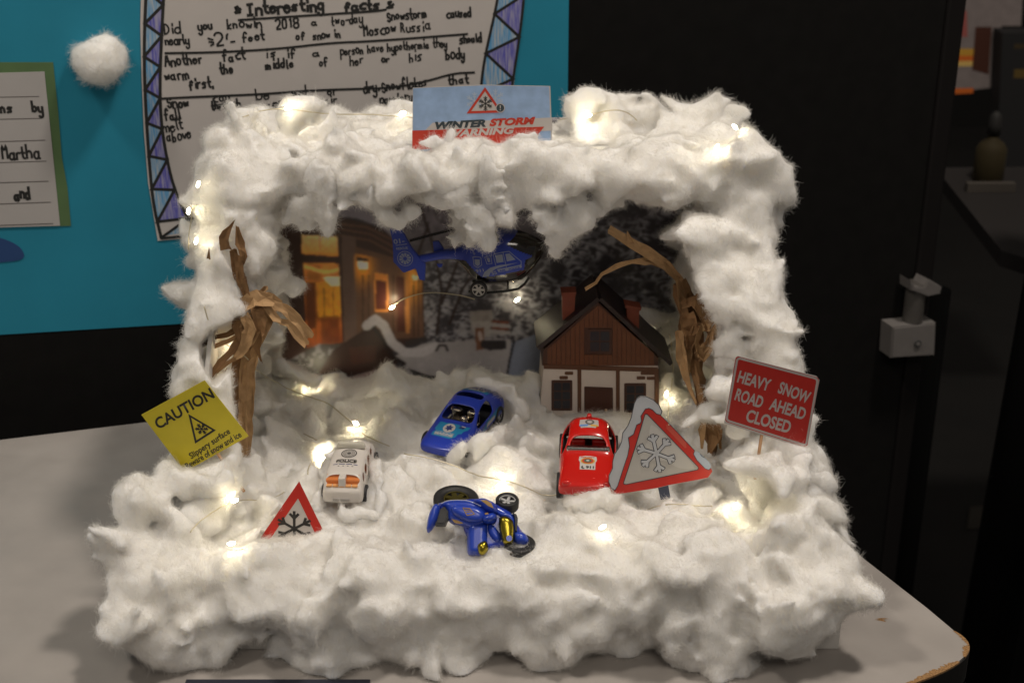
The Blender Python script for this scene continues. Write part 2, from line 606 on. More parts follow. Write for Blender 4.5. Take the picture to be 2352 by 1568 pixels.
# ================================================================== cotton wool
def cotton_material():
    m = bpy.data.materials.new('cotton_wool')
    m.use_nodes = True
    nt = m.node_tree
    b = nt.nodes['Principled BSDF']
    b.inputs['Base Color'].default_value = (0.87, 0.86, 0.835, 1)
    b.inputs['Roughness'].default_value = 1.0
    b.inputs['Specular IOR Level'].default_value = 0.0
    b.inputs['Subsurface Weight'].default_value = 1.0
    b.inputs['Subsurface Radius'].default_value = (1.0, 0.95, 0.85)
    b.inputs['Subsurface Scale'].default_value = 1.25
    b.inputs['Sheen Weight'].default_value = 0.15
    tc = nt.nodes.new('ShaderNodeTexCoord')
    # fine tangled fibre relief: strongly warped, stretched noise
    n0 = nt.nodes.new('ShaderNodeTexNoise')
    n0.inputs['Scale'].default_value = 0.45
    n0.inputs['Detail'].default_value = 2
    nt.links.new(tc.outputs['Object'], n0.inputs['Vector'])
    vm = nt.nodes.new('ShaderNodeVectorMath')
    vm.operation = 'MULTIPLY_ADD'
    vm.inputs[1].default_value = (4, 4, 4)
    nt.links.new(n0.outputs['Color'], vm.inputs[0])
    nt.links.new(tc.outputs['Object'], vm.inputs[2])
    mp = nt.nodes.new('ShaderNodeMapping')
    mp.inputs['Scale'].default_value = (3.2, 1.6, 0.8)
    nt.links.new(vm.outputs[0], mp.inputs['Vector'])
    n1 = nt.nodes.new('ShaderNodeTexNoise')
    n1.inputs['Scale'].default_value = 1.3
    n1.inputs['Detail'].default_value = 6
    n1.inputs['Roughness'].default_value = 0.6
    nt.links.new(mp.outputs[0], n1.inputs['Vector'])
    bp = nt.nodes.new('ShaderNodeBump')
    bp.inputs['Strength'].default_value = 0.7
    bp.inputs['Distance'].default_value = 0.22
    nt.links.new(n1.outputs['Fac'], bp.inputs['Height'])
    nt.links.new(bp.outputs[0], b.inputs['Normal'])
    return m


def fibre_material():
    m = bpy.data.materials.new('cotton_fibre')
    m.use_nodes = True
    nt = m.node_tree
    nt.nodes.remove(nt.nodes['Principled BSDF'])
    out = nt.nodes['Material Output']
    d = nt.nodes.new('ShaderNodeBsdfDiffuse')
    t = nt.nodes.new('ShaderNodeBsdfTranslucent')
    d.inputs[0].default_value = (0.86, 0.845, 0.815, 1)
    t.inputs[0].default_value = (0.86, 0.845, 0.815, 1)
    mx = nt.nodes.new('ShaderNodeMixShader')
    mx.inputs[0].default_value = 0.5
    nt.links.new(d.outputs[0], mx.inputs[1])
    nt.links.new(t.outputs[0], mx.inputs[2])
    nt.links.new(mx.outputs[0], out.inputs['Surface'])
    return m


M_COTTON = cotton_material()
M_FIBRE = fibre_material()
M_COTTON_THIN = None


def interp_axis(a, n, cell, vox, axis):
    pos = np.arange(n) * vox / cell
    i = np.floor(pos).astype(int)
    f = (pos - i).astype(np.float32)
    f = f * f * (3 - 2 * f)
    sh = [1, 1, 1]
    sh[axis] = n
    f = f.reshape(sh)
    return np.take(a, i, axis) * (1 - f) + np.take(a, i + 1, axis) * f


def noise3(shape, vox, cell, rng):
    lat = rng.standard_normal([int(s * vox / cell) + 3 for s in shape]).astype(np.float32)
    for ax in (0, 1, 2):
        lat = interp_axis(lat, shape[ax], cell, vox, ax)
    return lat


class Cotton:
    def __init__(s):
        s.b = []      # (centre, radii, rotation)
        s.cut = []    # carved ellipsoids

    def blob(s, c, r, stretch=(1, 1, 1), rot=None):
        if rot is None:
            rot = Matrix.Rotation(random.uniform(0, 6.28), 3, Vector((random.gauss(0, 1), random.gauss(0, 1), random.gauss(0, 1))).normalized())
        s.b.append((Vector(c), Vector(stretch) * r, rot))

    def puff(s, c, r, n=None, spread=0.8, squash=1.0):
        """a tuft: a bent chain of lumps"""
        c = Vector(c)
        n = n or random.choice((2, 3, 3, 4))
        d = Vector((random.gauss(0, 1), random.gauss(0, 1), random.gauss(0, 0.7))).normalized()
        p = c.copy()
        for i in range(n):
            rr = r * random.uniform(0.55, 1.0)
            s.blob(p, rr, (random.uniform(0.9, 1.5), random.uniform(0.6, 1.0), random.uniform(0.5, 0.85) * squash))
            d = (d + Vector((random.gauss(0, 0.6), random.gauss(0, 0.6), random.gauss(0, 0.4)))).normalized()
            p = p + d * rr * spread

    def flakes(s, n, lo=0.22, hi=0.58, push=0.75):
        """small torn wisps lifting off the lumps already laid"""
        base = list(s.b)
        for _ in range(n):
            c, r, rot = random.choice(base)
            d = Vector((random.gauss(0, 1), random.gauss(-.5, .8), random.gauss(.4, .9))).normalized()
            rr = random.uniform(lo, hi)
            p = c + d * (max(r) * push)
            t = d.cross(Vector((random.gauss(0, 1), random.gauss(0, 1), random.gauss(0, 1)))).normalized()
            t = (t + d * random.uniform(0.1, 0.9)).normalized()
            q = t.to_track_quat('X', 'Z').to_matrix()
            for j in range(3):
                s.b.append((p + t * rr * (1.1 * j) + d * rr * .2 * j, Vector((rr * 1.5, rr * (.95 - .24 * j), rr * (.50 - .12 * j))), q))

    def chain(s, pts, rad, flat=1.0):
        """a drawn-out wisp through pts with radii rad"""
        P = [Vector(p) for p in pts]
        for i in range(len(P) - 1):
            a, b = P[i], P[i + 1]
            L = (b - a).length
            k = max(1, int(L / (0.5 * min(rad[i], rad[i + 1]))))
            q = (b - a).to_track_quat('X', 'Z').to_matrix()
            for j in range(k + (i == len(P) - 2)):
                t = j / k
                r = rad[i] * (1 - t) + rad[i + 1] * t
                jit = Vector((random.gauss(0, 0.12), random.gauss(0, 0.12), random.gauss(0, 0.12))) * r
                s.b.append((a.lerp(b, t) + jit, Vector((r * 1.5, r * flat, r)), q))

    def patch(s, p00, p10, p11, p01, spacing, r0, r1, jit=0.5, off=(0, 0, 0), keep=None, squash=1.0, n=None):
        p00, p10, p11, p01 = map(Vector, (p00, p10, p11, p01))
        nu = max(1, round((p10 - p00).length / spacing))
        nv = max(1, round((p01 - p00).length / spacing))
        for i in range(nu + 1):
            for j in range(nv + 1):
                u = (i + random.uniform(-jit, jit)) / nu
                v = (j + random.uniform(-jit, jit)) / nv
                u = min(1, max(0, u))
                v = min(1, max(0, v))
                p = (p00 * (1 - u) + p10 * u) * (1 - v) + (p01 * (1 - u) + p11 * u) * v + Vector(off)
                if keep is not None and not keep(p):
                    continue
                s.puff(p, random.uniform(r0, r1), squash=squash, n=n)

    def build(s, name, vox=0.24, k=0.25, warp=1.0, parent=None, seed=1, bounds=None, fuzz=20, flen=(0.2, 0.85), amp=1.0, off=0.65, zmin=None, keepout=None, lift=0.45):
        rng = np.random.default_rng(seed)
        cs = np.array([b[0] for b in s.b])
        rs = np.array([max(b[1]) for b in s.b])
        pad = 1.6
        lo = (cs - rs[:, None]).min(0) - pad
        hi = (cs + rs[:, None]).max(0) + pad
        shape = [int(v) for v in np.ceil((hi - lo) / vox) + 2]
        W = []
        for ax in range(3):
            W.append((noise3(shape, vox, 3.4, rng) * 0.62 + noise3(shape, vox, 1.5, rng) * 0.20 + noise3(shape, vox, 0.75, rng) * 0.06) * warp)
        acc = np.zeros(shape, np.float32)
        for c, r, rot in s.b:
            R = max(r) + 1.3
            i0 = np.maximum(np.floor((np.array(c) - R - lo) / vox).astype(int), 0)
            i1 = np.minimum(np.ceil((np.array(c) + R - lo) / vox).astype(int) + 1, shape)
            sl = tuple(slice(a, b) for a, b in zip(i0, i1))
            g = [(np.arange(i0[a], i1[a], dtype=np.float32) * vox + lo[a] - c[a]) for a in range(3)]
            X = g[0][:, None, None] + W[0][sl]
            Y = g[1][None, :, None] + W[1][sl]
            Z = g[2][None, None, :] + W[2][sl]
            rt = np.array(rot).T.astype(np.float32)
            A = (rt[0, 0] * X + rt[0, 1] * Y + rt[0, 2] * Z) / r[0]
            B = (rt[1, 0] * X + rt[1, 1] * Y + rt[1, 2] * Z) / r[1]
            C = (rt[2, 0] * X + rt[2, 1] * Y + rt[2, 2] * Z) / r[2]
            d = (np.sqrt(A * A + B * B + C * C) - 1) * min(r)
            acc[sl] += np.exp(np.clip(-d / k, -30, 24))
        sd = -k * np.log(np.maximum(acc, 1e-12)) + k * off
        sd = np.clip(sd, -1.5, 1.5)
        rid = 1 - np.abs(noise3(shape, vox, 0.8, rng)) * 1.4
        sd += (0.5 - rid) * 0.05 * amp + noise3(shape, vox, 0.42, rng) * 0.01 * amp
        if zmin is not None:
            zz = (np.arange(shape[2]) * vox + lo[2])[None, None, :]
            sd = np.maximum(sd, (zmin - zz))
        for kb in (keepout or []):
            # clearances left round the toys and in front of the cards: convex prisms (origin, ex, ez, direction, polygon, t0, t1)
            o_, ex_, ez_, dr_, poly, t0, t1 = kb
            A = np.array([list(ex_), list(ez_), list(dr_)]).T
            inv_ = np.linalg.inv(A)
            cor = []
            for (u, v) in poly:
                for t in (t0, t1):
                    cor.append(np.array(o_) + A @ np.array([u, v, t]))
            cor = np.array(cor)
            i0 = np.clip(np.floor((cor.min(0) - 0.6 - lo) / vox).astype(int), 0, shape)
            i1 = np.clip(np.ceil((cor.max(0) + 0.6 - lo) / vox).astype(int) + 1, 0, shape)
            if (i1 <= i0).any():
                continue
            sl = tuple(slice(a_, b_) for a_, b_ in zip(i0, i1))
            g = [(np.arange(i0[a_], i1[a_], dtype=np.float32) * vox + lo[a_] - o_[a_]) for a_ in range(3)]
            X, Y, Z = g[0][:, None, None] + 0.25 * W[0][sl], g[1][None, :, None] + 0.25 * W[1][sl], g[2][None, None, :] + 0.25 * W[2][sl]
            U = inv_[0, 0] * X + inv_[0, 1] * Y + inv_[0, 2] * Z
            Vv = inv_[1, 0] * X + inv_[1, 1] * Y + inv_[1, 2] * Z
            Tt = inv_[2, 0] * X + inv_[2, 1] * Y + inv_[2, 2] * Z
            d = np.maximum(t0 - Tt, Tt - t1)
            ar = sum(poly[q][0] * poly[(q + 1) % len(poly)][1] - poly[(q + 1) % len(poly)][0] * poly[q][1] for q in range(len(poly)))
            sg = 1 if ar > 0 else -1
            for q in range(len(poly)):
                (ax, ay), (bx_, by_) = poly[q], poly[(q + 1) % len(poly)]
                L = math.hypot(bx_ - ax, by_ - ay)
                if L < 1e-3:
                    continue
                nx_, ny_ = sg * (by_ - ay) / L, -sg * (bx_ - ax) / L
                d = np.maximum(d, (U - ax) * nx_ + (Vv - ay) * ny_)
            sd[sl] = np.maximum(sd[sl], -d)
        sd[0] = sd[-1] = 1.5
        sd[:, 0] = sd[:, -1] = 1.5
        sd[:, :, 0] = sd[:, :, -1] = 1.5
        g = vdb.FloatGrid(1.5)
        g.copyFromArray(sd.astype(np.float32), tolerance=0)
        pts, quads = g.convertToQuads(isovalue=0.0)
        pts = pts * vox + lo
        me = bpy.data.meshes.new(name)
        me.vertices.add(len(pts))
        me.vertices.foreach_set('co', pts.astype(np.float32).ravel())
        me.loops.add(len(quads) * 4)
        me.loops.foreach_set('vertex_index', quads[:, ::-1].astype(np.int32).ravel())
        me.polygons.add(len(quads))
        me.polygons.foreach_set('loop_start', np.arange(len(quads), dtype=np.int32) * 4)
        me.update(calc_edges=True)
        # drop small loose crumbs by keeping large islands
        bm = bmesh.new()
        bm.from_mesh(me)
        seen = set()
        kill = []
        for v in bm.verts:
            if v in seen:
                continue
            st = [v]
            seen.add(v)
            isl = []
            while st:
                a = st.pop()
                isl.append(a)
                for e in a.link_edges:
                    b_ = e.other_vert(a)
                    if b_ not in seen:
                        seen.add(b_)
                        st.append(b_)
            if len(isl) < 260:
                kill += isl
        bmesh.ops.delete(bm, geom=kill, context='VERTS')
        bmesh.ops.recalc_face_normals(bm, faces=bm.faces)
        bm.to_mesh(me)
        bm.free()
        o = link_mesh(name, me, M_COTTON, parent, smooth=True)
        if fuzz:
            s.fuzz(o, fuzz, flen, rng, lift)
        return o

    def fuzz(s, o, dens, flen, rng, lift):
        me = o.data
        npoly = len(me.polygons)
        ar = np.empty(npoly, np.float32)
        ce = np.empty(npoly * 3, np.float32)
        no = np.empty(npoly * 3, np.float32)
        me.polygons.foreach_get('area', ar)
        me.polygons.foreach_get('center', ce)
        me.polygons.foreach_get('normal', no)
        ce = ce.reshape(-1, 3)
        no = no.reshape(-1, 3)
        # only surfaces that look upwards, forwards or sideways carry visible fibres
        vis = (no[:, 1] < 0.55) | (no[:, 2] > 0.2)
        wgt = ar * vis
        N = int(wgt.sum() * dens)
        idx = rng.choice(npoly, N, p=wgt / wgt.sum())
        root = ce[idx] + rng.normal(0, 0.07, (N, 3)).astype(np.float32)
        nr = no[idx]
        # smooth swirl field gives the drawn-out direction
        q = root
        fx = np.sin(q[:, 0] * .9 + 1.7 * np.sin(q[:, 1] * .7 + q[:, 2] * .5))
        fy = np.sin(q[:, 1] * .8 + 2.1 * np.sin(q[:, 2] * .8 - q[:, 0] * .6) + 2)
        fz = np.sin(q[:, 2] * .9 + 1.9 * np.sin(q[:, 0] * .7 + q[:, 1] * .9) + 4)
        f = np.stack([fx, fy, fz], 1)
        f += rng.normal(0, 0.45, f.shape)
        f -= nr * (f * nr).sum(1)[:, None]
        f /= np.linalg.norm(f, axis=1)[:, None] + 1e-6
        clump = np.abs(np.sin(q[:, 0] * 2.3 + q[:, 1] * 1.9)) * np.abs(np.sin(q[:, 2] * 2.1 + q[:, 1] * 1.1))
        L = rng.uniform(flen[0], flen[1], N) * (0.45 + 0.9 * clump)
        lf = lift * rng.uniform(0.1, 1.0, N) ** 1.6
        K = 6
        P = np.zeros((N, K, 3))
        d = f * (1 - lf[:, None]) + nr * lf[:, None]
        d /= np.linalg.norm(d, axis=1)[:, None]
        cur = root - nr * 0.03
        P[:, 0] = cur
        bend = rng.normal(0, 0.5, (N, 3))
        for j in range(1, K):
            dd = d + bend * (j / K) + rng.normal(0, 0.5, (N, 3))
            dd /= np.linalg.norm(dd, axis=1)[:, None]
            cur = cur + dd * (L / (K - 1))[:, None]
            P[:, j] = cur
        hc = bpy.data.hair_curves.new('fibre')
        hc.add_curves([K] * N)
        hc.position_data.foreach_set('vector', P.astype(np.float32).ravel())
        rad = np.tile(np.array([1, .95, .85, .7, .5, .25], np.float32), N) * 0.0058
        at = hc.attributes.get('radius') or hc.attributes.new('radius', 'FLOAT', 'POINT')
        at.data.foreach_set('value', rad)
        hc.materials.append(M_FIBRE)
        h = bpy.data.objects.new('fibre', hc)
        COL.objects.link(h)
        h.parent = o
        tag(h, kind='stuff')
        return h
# ================================================================== the cardboard box
M_CARD = mat('white_card', (0.56, 0.545, 0.52), 0.75, var=0.03, scale=0.6, bump=0.03, bscale=3)
BX0, BX1 = -24.6, 22.2
dio = thing('cardboard_box', 'open white cardboard box holding the snow scene under cotton wool', 'box')
boxo('base_tray', BX0, BX1, 0.0, 31.0, 0.02, 5.2, M_CARD, dio, bev=0.06)
boxo('back_panel', -20.8, 16.9, 30.6, 31.0, 5.24, 28.3, mat('inner_card', (0.40, 0.41, 0.36), 0.8), dio)
boxo('top_panel', -20.8, 16.6, 17.0, 31.02, 28.34, 28.7, M_CARD, dio)
def slab(name, quad, th, m, parent):
    q = [Vector(p) for p in quad]
    n = (q[1] - q[0]).cross(q[2] - q[0]).normalized() * th
    V = [tuple(p) for p in q] + [tuple(p + n) for p in q]
    return mesh_obj(name, V, [(0, 1, 2, 3), (7, 6, 5, 4), (0, 4, 5, 1), (1, 5, 6, 2), (2, 6, 7, 3), (3, 7, 4, 0)], m, parent)
SL = [(-22.7, 5.0, 5.25), (-22.7, 30.5, 5.25), (-20.5, 30.5, 28.3), (-20.5, 17.3, 28.3)]
SR = [(20.8, 3.8, 5.25), (19.2, 30.5, 5.25), (16.3, 30.5, 28.3), (16.3, 17.3, 28.3)]
slab('side_panel', SL, 0.3, M_CARD, dio)
slab('side_panel', SR, 0.3, M_CARD, dio)
# ================================================================== printed picture at the back of the box
def vnoise(X, Y, cell, seed):
    r = np.random.default_rng(seed)
    nx = int((X.max() - X.min()) / cell) + 3
    ny = int((Y.max() - Y.min()) / cell) + 3
    lat = r.random((nx, ny))
    gx = (X - X.min()) / cell
    gy = (Y - Y.min()) / cell
    i = gx.astype(int)
    j = gy.astype(int)
    f = gx - i
    g = gy - j
    f = f * f * (3 - 2 * f)
    g = g * g * (3 - 2 * g)
    return (lat[i, j] * (1 - f) + lat[i + 1, j] * f) * (1 - g) + (lat[i, j + 1] * (1 - f) + lat[i + 1, j + 1] * f) * g


def inpoly(X, Y, poly):
    ins = np.zeros(X.shape, bool)
    n = len(poly)
    for i in range(n):
        x0, y0 = poly[i]
        x1, y1 = poly[(i + 1) % n]
        if y0 == y1:
            continue
        c = ((y0 > Y) != (y1 > Y)) & (X < (x1 - x0) * (Y - y0) / (y1 - y0) + x0)
        ins ^= c
    return ins


def segdist(X, Y, pts):
    d = np.full(X.shape, 1e9)
    for (x0, y0), (x1, y1) in zip(pts, pts[1:]):
        dx, dy = x1 - x0, y1 - y0
        t = np.clip(((X - x0) * dx + (Y - y0) * dy) / (dx * dx + dy * dy), 0, 1)
        d = np.minimum(d, np.hypot(X - x0 - t * dx, Y - y0 - t * dy))
    return d


def picture():
    yb = 30.3
    x0, x1, z0, z1 = PY(632, 700, yb).x, PY(1560, 700, yb).x, 5.4, 29.2
    step = 0.075
    nx, nz = int((x1 - x0) / step), int((z1 - z0) / step)
    gx = np.linspace(x0, x1, nx + 1)
    gz = np.linspace(z0, z1, nz + 1)
    GX, GZ = np.meshgrid(gx, gz, indexing='ij')
    # picture coordinates of the print (units of its own, top left origin)
    dy = yb - CAM.y
    depth = dy * FWD.y + (GZ - CAM.z) * FWD.z
    px = 1176 + GX / depth * FPX
    py = 784 - (dy * UP.y + (GZ - CAM.z) * UP.z) / depth * FPX
    X = (px - 606.4) / 0.3047
    Y = (py - 422.6) / 0.3047
    n1 = vnoise(X, Y, 60, 1)
    n2 = vnoise(X, Y, 22, 2)
    n3 = vnoise(X, Y, 140, 3)
    n4 = vnoise(X, Y, 11, 4)
    Yw, Xw = Y + 70 * (n3 - .5) + 30 * n1, X + 60 * n1
    tw = 1 - np.abs(2 * (0.6 * vnoise(Xw * .55 + Yw * .35, Yw - Xw * .18, 34, 6) + .4 * vnoise(Xw * .6 - Yw * .3, Yw + .2 * Xw, 15, 7)) - 1)
    Cc = np.zeros(X.shape + (3,))

    def put(mask, col, a=1.0):
        c = np.array(col)
        if np.ndim(a) == 0:
            a = np.full(X.shape, float(a))
        w_ = (mask * a)[..., None]
        Cc[:] = Cc * (1 - w_) + c * w_

    one = np.ones(X.shape, bool)
    put(one, (0.022, 0.02, 0.024))
    # pale misty trees top centre, dark conifers right
    mist = np.clip(1.3 - np.hypot((X - 1500) / 620, (Y - 150) / 420), 0, 1)
    put(one, (0.15, 0.135, 0.16), mist * (0.35 + 0.65 * n1))
    put(n2 + 0.6 * n1 > 0.95, (0.015, 0.013, 0.014), mist * 0.65)
    snowb = np.clip((tw - 0.72) * 5, 0, 1) * np.clip((n1 * .6 + n3 * .7 - .42) * 3, 0, 1)
    reg = ((X > 1180) & (Y > 500) & (Y < 1180)) | (X > 2050)
    put(reg, (0.19, 0.19, 0.215), snowb)
    reg2 = (X > 1180) & (Y > 860) & (Y < 1200)
    put(reg2, (0.19, 0.185, 0.2), np.clip((n2 * .5 + n3 * .5 - 0.5) * 6, 0, 1) * 0.7)
    for br in ([(1300, 1130), (1340, 800), (1300, 560), (1230, 300)], [(1340, 900), (1440, 640), (1560, 300), (1700, 60)], [(1400, 1050), (1500, 780), (1600, 650)], [(1150, 560), (1230, 330), (1170, 120)], [(1750, 480), (1900, 250), (2020, 0)]):
        put(segdist(X, Y, br) < 11, (0.016, 0.009, 0.008))
    # house
    put(inpoly(X, Y, [(60, 60), (520, 230), (900, 330), (1110, 480), (1200, 660), (1215, 1180), (960, 1260), (280, 1330), (60, 1300)]), (0.026, 0.014, 0.012))
    put(inpoly(X, Y, [(480, 20), (700, 110), (860, 190), (980, 290), (1060, 380), (1110, 470), (1000, 430), (880, 320), (700, 255), (480, 235)]), (0.135, 0.125, 0.155), 0.75 + 0.25 * n1)
    for k, (a, b) in enumerate((((330, 300), (1150, 560)), ((330, 345), (1150, 610)), ((330, 275), (1100, 480)))):
        put(segdist(X, Y, [a, ((a[0] + b[0]) / 2 + 60, (a[1] + b[1]) / 2 - 55), b]) < 9, (0.06, 0.032, 0.022))
    # upper window
    q = inpoly(X, Y, [(285, 382), (556, 396), (560, 545), (285, 524)])
    t = np.clip((Y - 385) / 150, 0, 1)
    c0, c1 = np.array((0.62, 0.43, 0.19)), np.array((0.6, 0.22, 0.035))
    Cc[q] = (c0 * (1 - t[..., None]) + c1 * t[..., None])[q] * (0.8 + 0.3 * n2[q][:, None])
    put(q & (np.abs(X - 422) < 3), (0.3, 0.15, 0.05))
    # big window
    q = inpoly(X, Y, [(300, 592), (566, 597), (592, 1190), (320, 1235)])
    t = np.clip((Y - 600) / 580, 0, 1)
    c0, c1 = np.array((0.52, 0.19, 0.04)), np.array((0.20, 0.045, 0.008))
    Cc[q] = (c0 * (1 - t[..., None]) + c1 * t[..., None])[q] * (0.45 + 0.9 * n1[q][:, None])
    put(q & (np.abs(Y - 640 - 20 * np.sin(X / 60)) < 16), (0.75, 0.42, 0.12), 0.8)
    put(inpoly(X, Y, [(310, 740), (385, 740), (395, 1080), (325, 1100)]), (0.045, 0.012, 0.006), 0.85)
    put(inpoly(X, Y, [(395, 740), (570, 720), (580, 1000), (450, 1010), (410, 1000)]), (0.55, 0.25, 0.02), 0.45 + 0.5 * n2)
    put(inpoly(X, Y, [(440, 700), (572, 695), (574, 768), (505, 765)]), (0.85, 0.66, 0.4), 0.9)
    put(inpoly(X, Y, [(430, 1000), (560, 985), (570, 1180), (440, 1200)]), (0.09, 0.02, 0.006), 0.7)
    for xx in (385, 450, 520):
        put(q & (np.abs(X - xx - 8 * n3) < 5) & (Y > 780), (0.12, 0.04, 0.01), 0.7)
    # pillars and boarded wall
    put(inpoly(X, Y, [(585, 380), (690, 400), (700, 1180), (605, 1190)]), (0.075, 0.048, 0.04), 0.7 + 0.3 * n1)
    put(inpoly(X, Y, [(690, 470), (1080, 580), (1185, 700), (1205, 1150), (700, 1180)]), (0.075, 0.04, 0.025), 0.6 + 0.4 * n1)
    gl = np.exp(-((X - 745) / 70) ** 2 - ((Y - 620) / 110) ** 2)
    put(inpoly(X, Y, [(680, 520), (1100, 600), (1185, 700), (1200, 1130), (690, 1150)]), (0.65, 0.25, 0.02), np.clip(gl, 0, 1) * 0.9)
    gl = np.exp(-((X - 1130) / 60) ** 2 - ((Y - 700) / 160) ** 2)
    put(inpoly(X, Y, [(800, 560), (1100, 600), (1190, 700), (1205, 1130), (800, 1150)]), (0.6, 0.25, 0.03), np.clip(gl, 0, 1) * 0.85)
    put(inpoly(X, Y, [(830, 660), (935, 680), (940, 960), (835, 960)]), (0.45, 0.17, 0.03), 0.7)
    put(inpoly(X, Y, [(842, 720), (925, 728), (925, 945), (842, 945)]), (0.05, 0.012, 0.008))
    put(inpoly(X, Y, [(1000, 690), (1060, 700), (1062, 1110), (1005, 1110)]), (0.045, 0.015, 0.01))
    put(inpoly(X, Y, [(1068, 720), (1100, 720), (1100, 1120), (1068, 1120)]), (0.32, 0.13, 0.03), 0.7)
    for xx in (745, 790, 975, 1130, 1165):
        put((np.abs(X - xx) < 6) & (Y > 680) & (Y < 1150), (0.03, 0.015, 0.01), 0.8)
    put(inpoly(X, Y, [(705, 582), (785, 585), (780, 640), (715, 640)]), (0.85, 0.72, 0.5))
    put(inpoly(X, Y, [(695, 545), (790, 560), (785, 583), (705, 582)]), (0.02, 0.012, 0.01))
    put(inpoly(X, Y, [(1118, 685), (1165, 690), (1160, 720), (1125, 720)]), (0.8, 0.62, 0.35))
    # garden
    put(inpoly(X, Y, [(180, 1330), (420, 1200), (600, 1200), (520, 1568), (150, 1568)]), (0.03, 0.028, 0.028))
    put(inpoly(X, Y, [(180, 1330), (420, 1200), (560, 1250), (420, 1568), (100, 1568)]), (0.13, 0.125, 0.135), np.clip((n1 + n2 - 0.95) * 5, 0, 1))
    put(inpoly(X, Y, [(560, 1480), (980, 1352), (1040, 1420), (1080, 1568), (300, 1568)]), (0.17, 0.13, 0.125))
    put(inpoly(X, Y, [(990, 1290), (1200, 1200), (1640, 1165), (1850, 1165), (1900, 1230), (1835, 1480), (1500, 1470), (1200, 1568), (1050, 1568), (1080, 1400)]), (0.20, 0.19, 0.20), 0.8 + 0.2 * n1)
    put(inpoly(X, Y, [(1860, 1195), (2080, 1120), (2300, 1200), (2300, 1600), (1820, 1600), (1840, 1400)]), (0.12, 0.135, 0.18))
    put(segdist(X, Y, [(1885, 1180), (1850, 1330), (1822, 1500)]) < 9, (0.012, 0.012, 0.014))
    put(inpoly(X, Y, [(1080, 1380), (1250, 1440), (1500, 1440), (1560, 1420), (1540, 1520), (1200, 1520)]), (0.014, 0.012, 0.012))
    # sledge
    put(inpoly(X, Y, [(430, 1400), (520, 1250), (700, 1130), (800, 1070), (870, 1090), (960, 1250), (1010, 1350), (760, 1420), (560, 1470), (400, 1470)]), (0.017, 0.008, 0.007))
    put(inpoly(X, Y, [(640, 1230), (850, 1210), (840, 1330), (660, 1360)]), (0.03, 0.01, 0.007), 0.7)
    put(segdist(X, Y, [(775, 1065), (840, 1015), (905, 1065), (965, 1190), (1060, 1265), (1190, 1265), (1290, 1220)]) < 34, (0.25, 0.24, 0.255), 0.8 + 0.2 * n1)
    put(segdist(X, Y, [(1080, 1200), (1210, 1165)]) < 20, (0.02, 0.017, 0.018))
    put(segdist(X, Y, [(1300, 1250), (1320, 1210), (1370, 1215), (1385, 1250)]) < 10, (0.02, 0.017, 0.018))
    put(segdist(X, Y, [(830, 1080), (900, 1180), (960, 1290), (1060, 1350)]) < 14, (0.01, 0.007, 0.007))
    # snow-capped post and logs
    put(inpoly(X, Y, [(1548, 955), (1720, 945), (1725, 1010), (1705, 1080), (1560, 1080)]), (0.17, 0.155, 0.15), 0.6 + 0.4 * n2)
    put(inpoly(X, Y, [(1565, 1030), (1710, 1030), (1700, 1150), (1580, 1140)]), (0.21, 0.2, 0.2), 0.7 + 0.3 * n2)
    put(inpoly(X, Y, [(1590, 1080), (1660, 1075), (1662, 1240), (1600, 1250)]), (0.10, 0.045, 0.025))
    put(segdist(X, Y, [(1625, 1120), (1635, 1160)]) < 16, (0.24, 0.2, 0.19))
    for yy in (1030, 1080):
        put(segdist(X, Y, [(1720, yy), (1840, yy + 12)]) < 9, (0.10, 0.03, 0.015))
        put(segdist(X, Y, [(1720, yy + 26), (1845, yy + 38)]) < 14, (0.2, 0.19, 0.195))
    put(inpoly(X, Y, [(1640, 1170), (1830, 1175), (1825, 1240), (1700, 1250), (1630, 1225)]), (0.016, 0.014, 0.016))
    Cc *= (0.93 + 0.14 * n4)[..., None]
    # soften slightly
    for _ in range(3):
        Cc[1:-1, 1:-1] = (Cc[1:-1, 1:-1] * 2 + Cc[:-2, 1:-1] + Cc[2:, 1:-1] + Cc[1:-1, :-2] + Cc[1:-1, 2:]) / 6
    # the print bows a little off the panel
    bow = 0.10 * np.sin((GX - x0) / (x1 - x0) * 3.14) + 0.02
    V = np.stack([GX, yb - bow, GZ], -1).reshape(-1, 3)
    idx = np.arange((nx + 1) * (nz + 1)).reshape(nx + 1, nz + 1)
    Q = np.stack([idx[:-1, :-1], idx[1:, :-1], idx[1:, 1:], idx[:-1, 1:]], -1).reshape(-1, 4)
    me = bpy.data.meshes.new('printed_picture')
    me.vertices.add(len(V))
    me.vertices.foreach_set('co', V.astype(np.float32).ravel())
    me.loops.add(len(Q) * 4)
    me.loops.foreach_set('vertex_index', Q.astype(np.int32).ravel())
    me.polygons.add(len(Q))
    me.polygons.foreach_set('loop_start', np.arange(len(Q), dtype=np.int32) * 4)
    me.update(calc_edges=True)
    at = me.color_attributes.new('print', 'FLOAT_COLOR', 'POINT')
    col = np.concatenate([np.clip(Cc * PIC_GAIN, 0, 1).reshape(-1, 3), np.ones((len(V), 1))], 1)
    at.data.foreach_set('color', col.astype(np.float32).ravel())
    m = mat('printed_photo', (0.1, 0.1, 0.1), 0.38, spec=0.35)
    nt = m.node_tree
    a = nt.nodes.new('ShaderNodeAttribute')
    a.attribute_name = 'print'
    nt.links.new(a.outputs['Color'], nt.nodes['Principled BSDF'].inputs['Base Color'])
    o = link_mesh('printed_picture', me, m, None, smooth=True)
    tag(o, 'printed picture of a snowy lodge with lit windows lining the back of the box', 'picture')


PIC_GAIN = 2.3
picture()
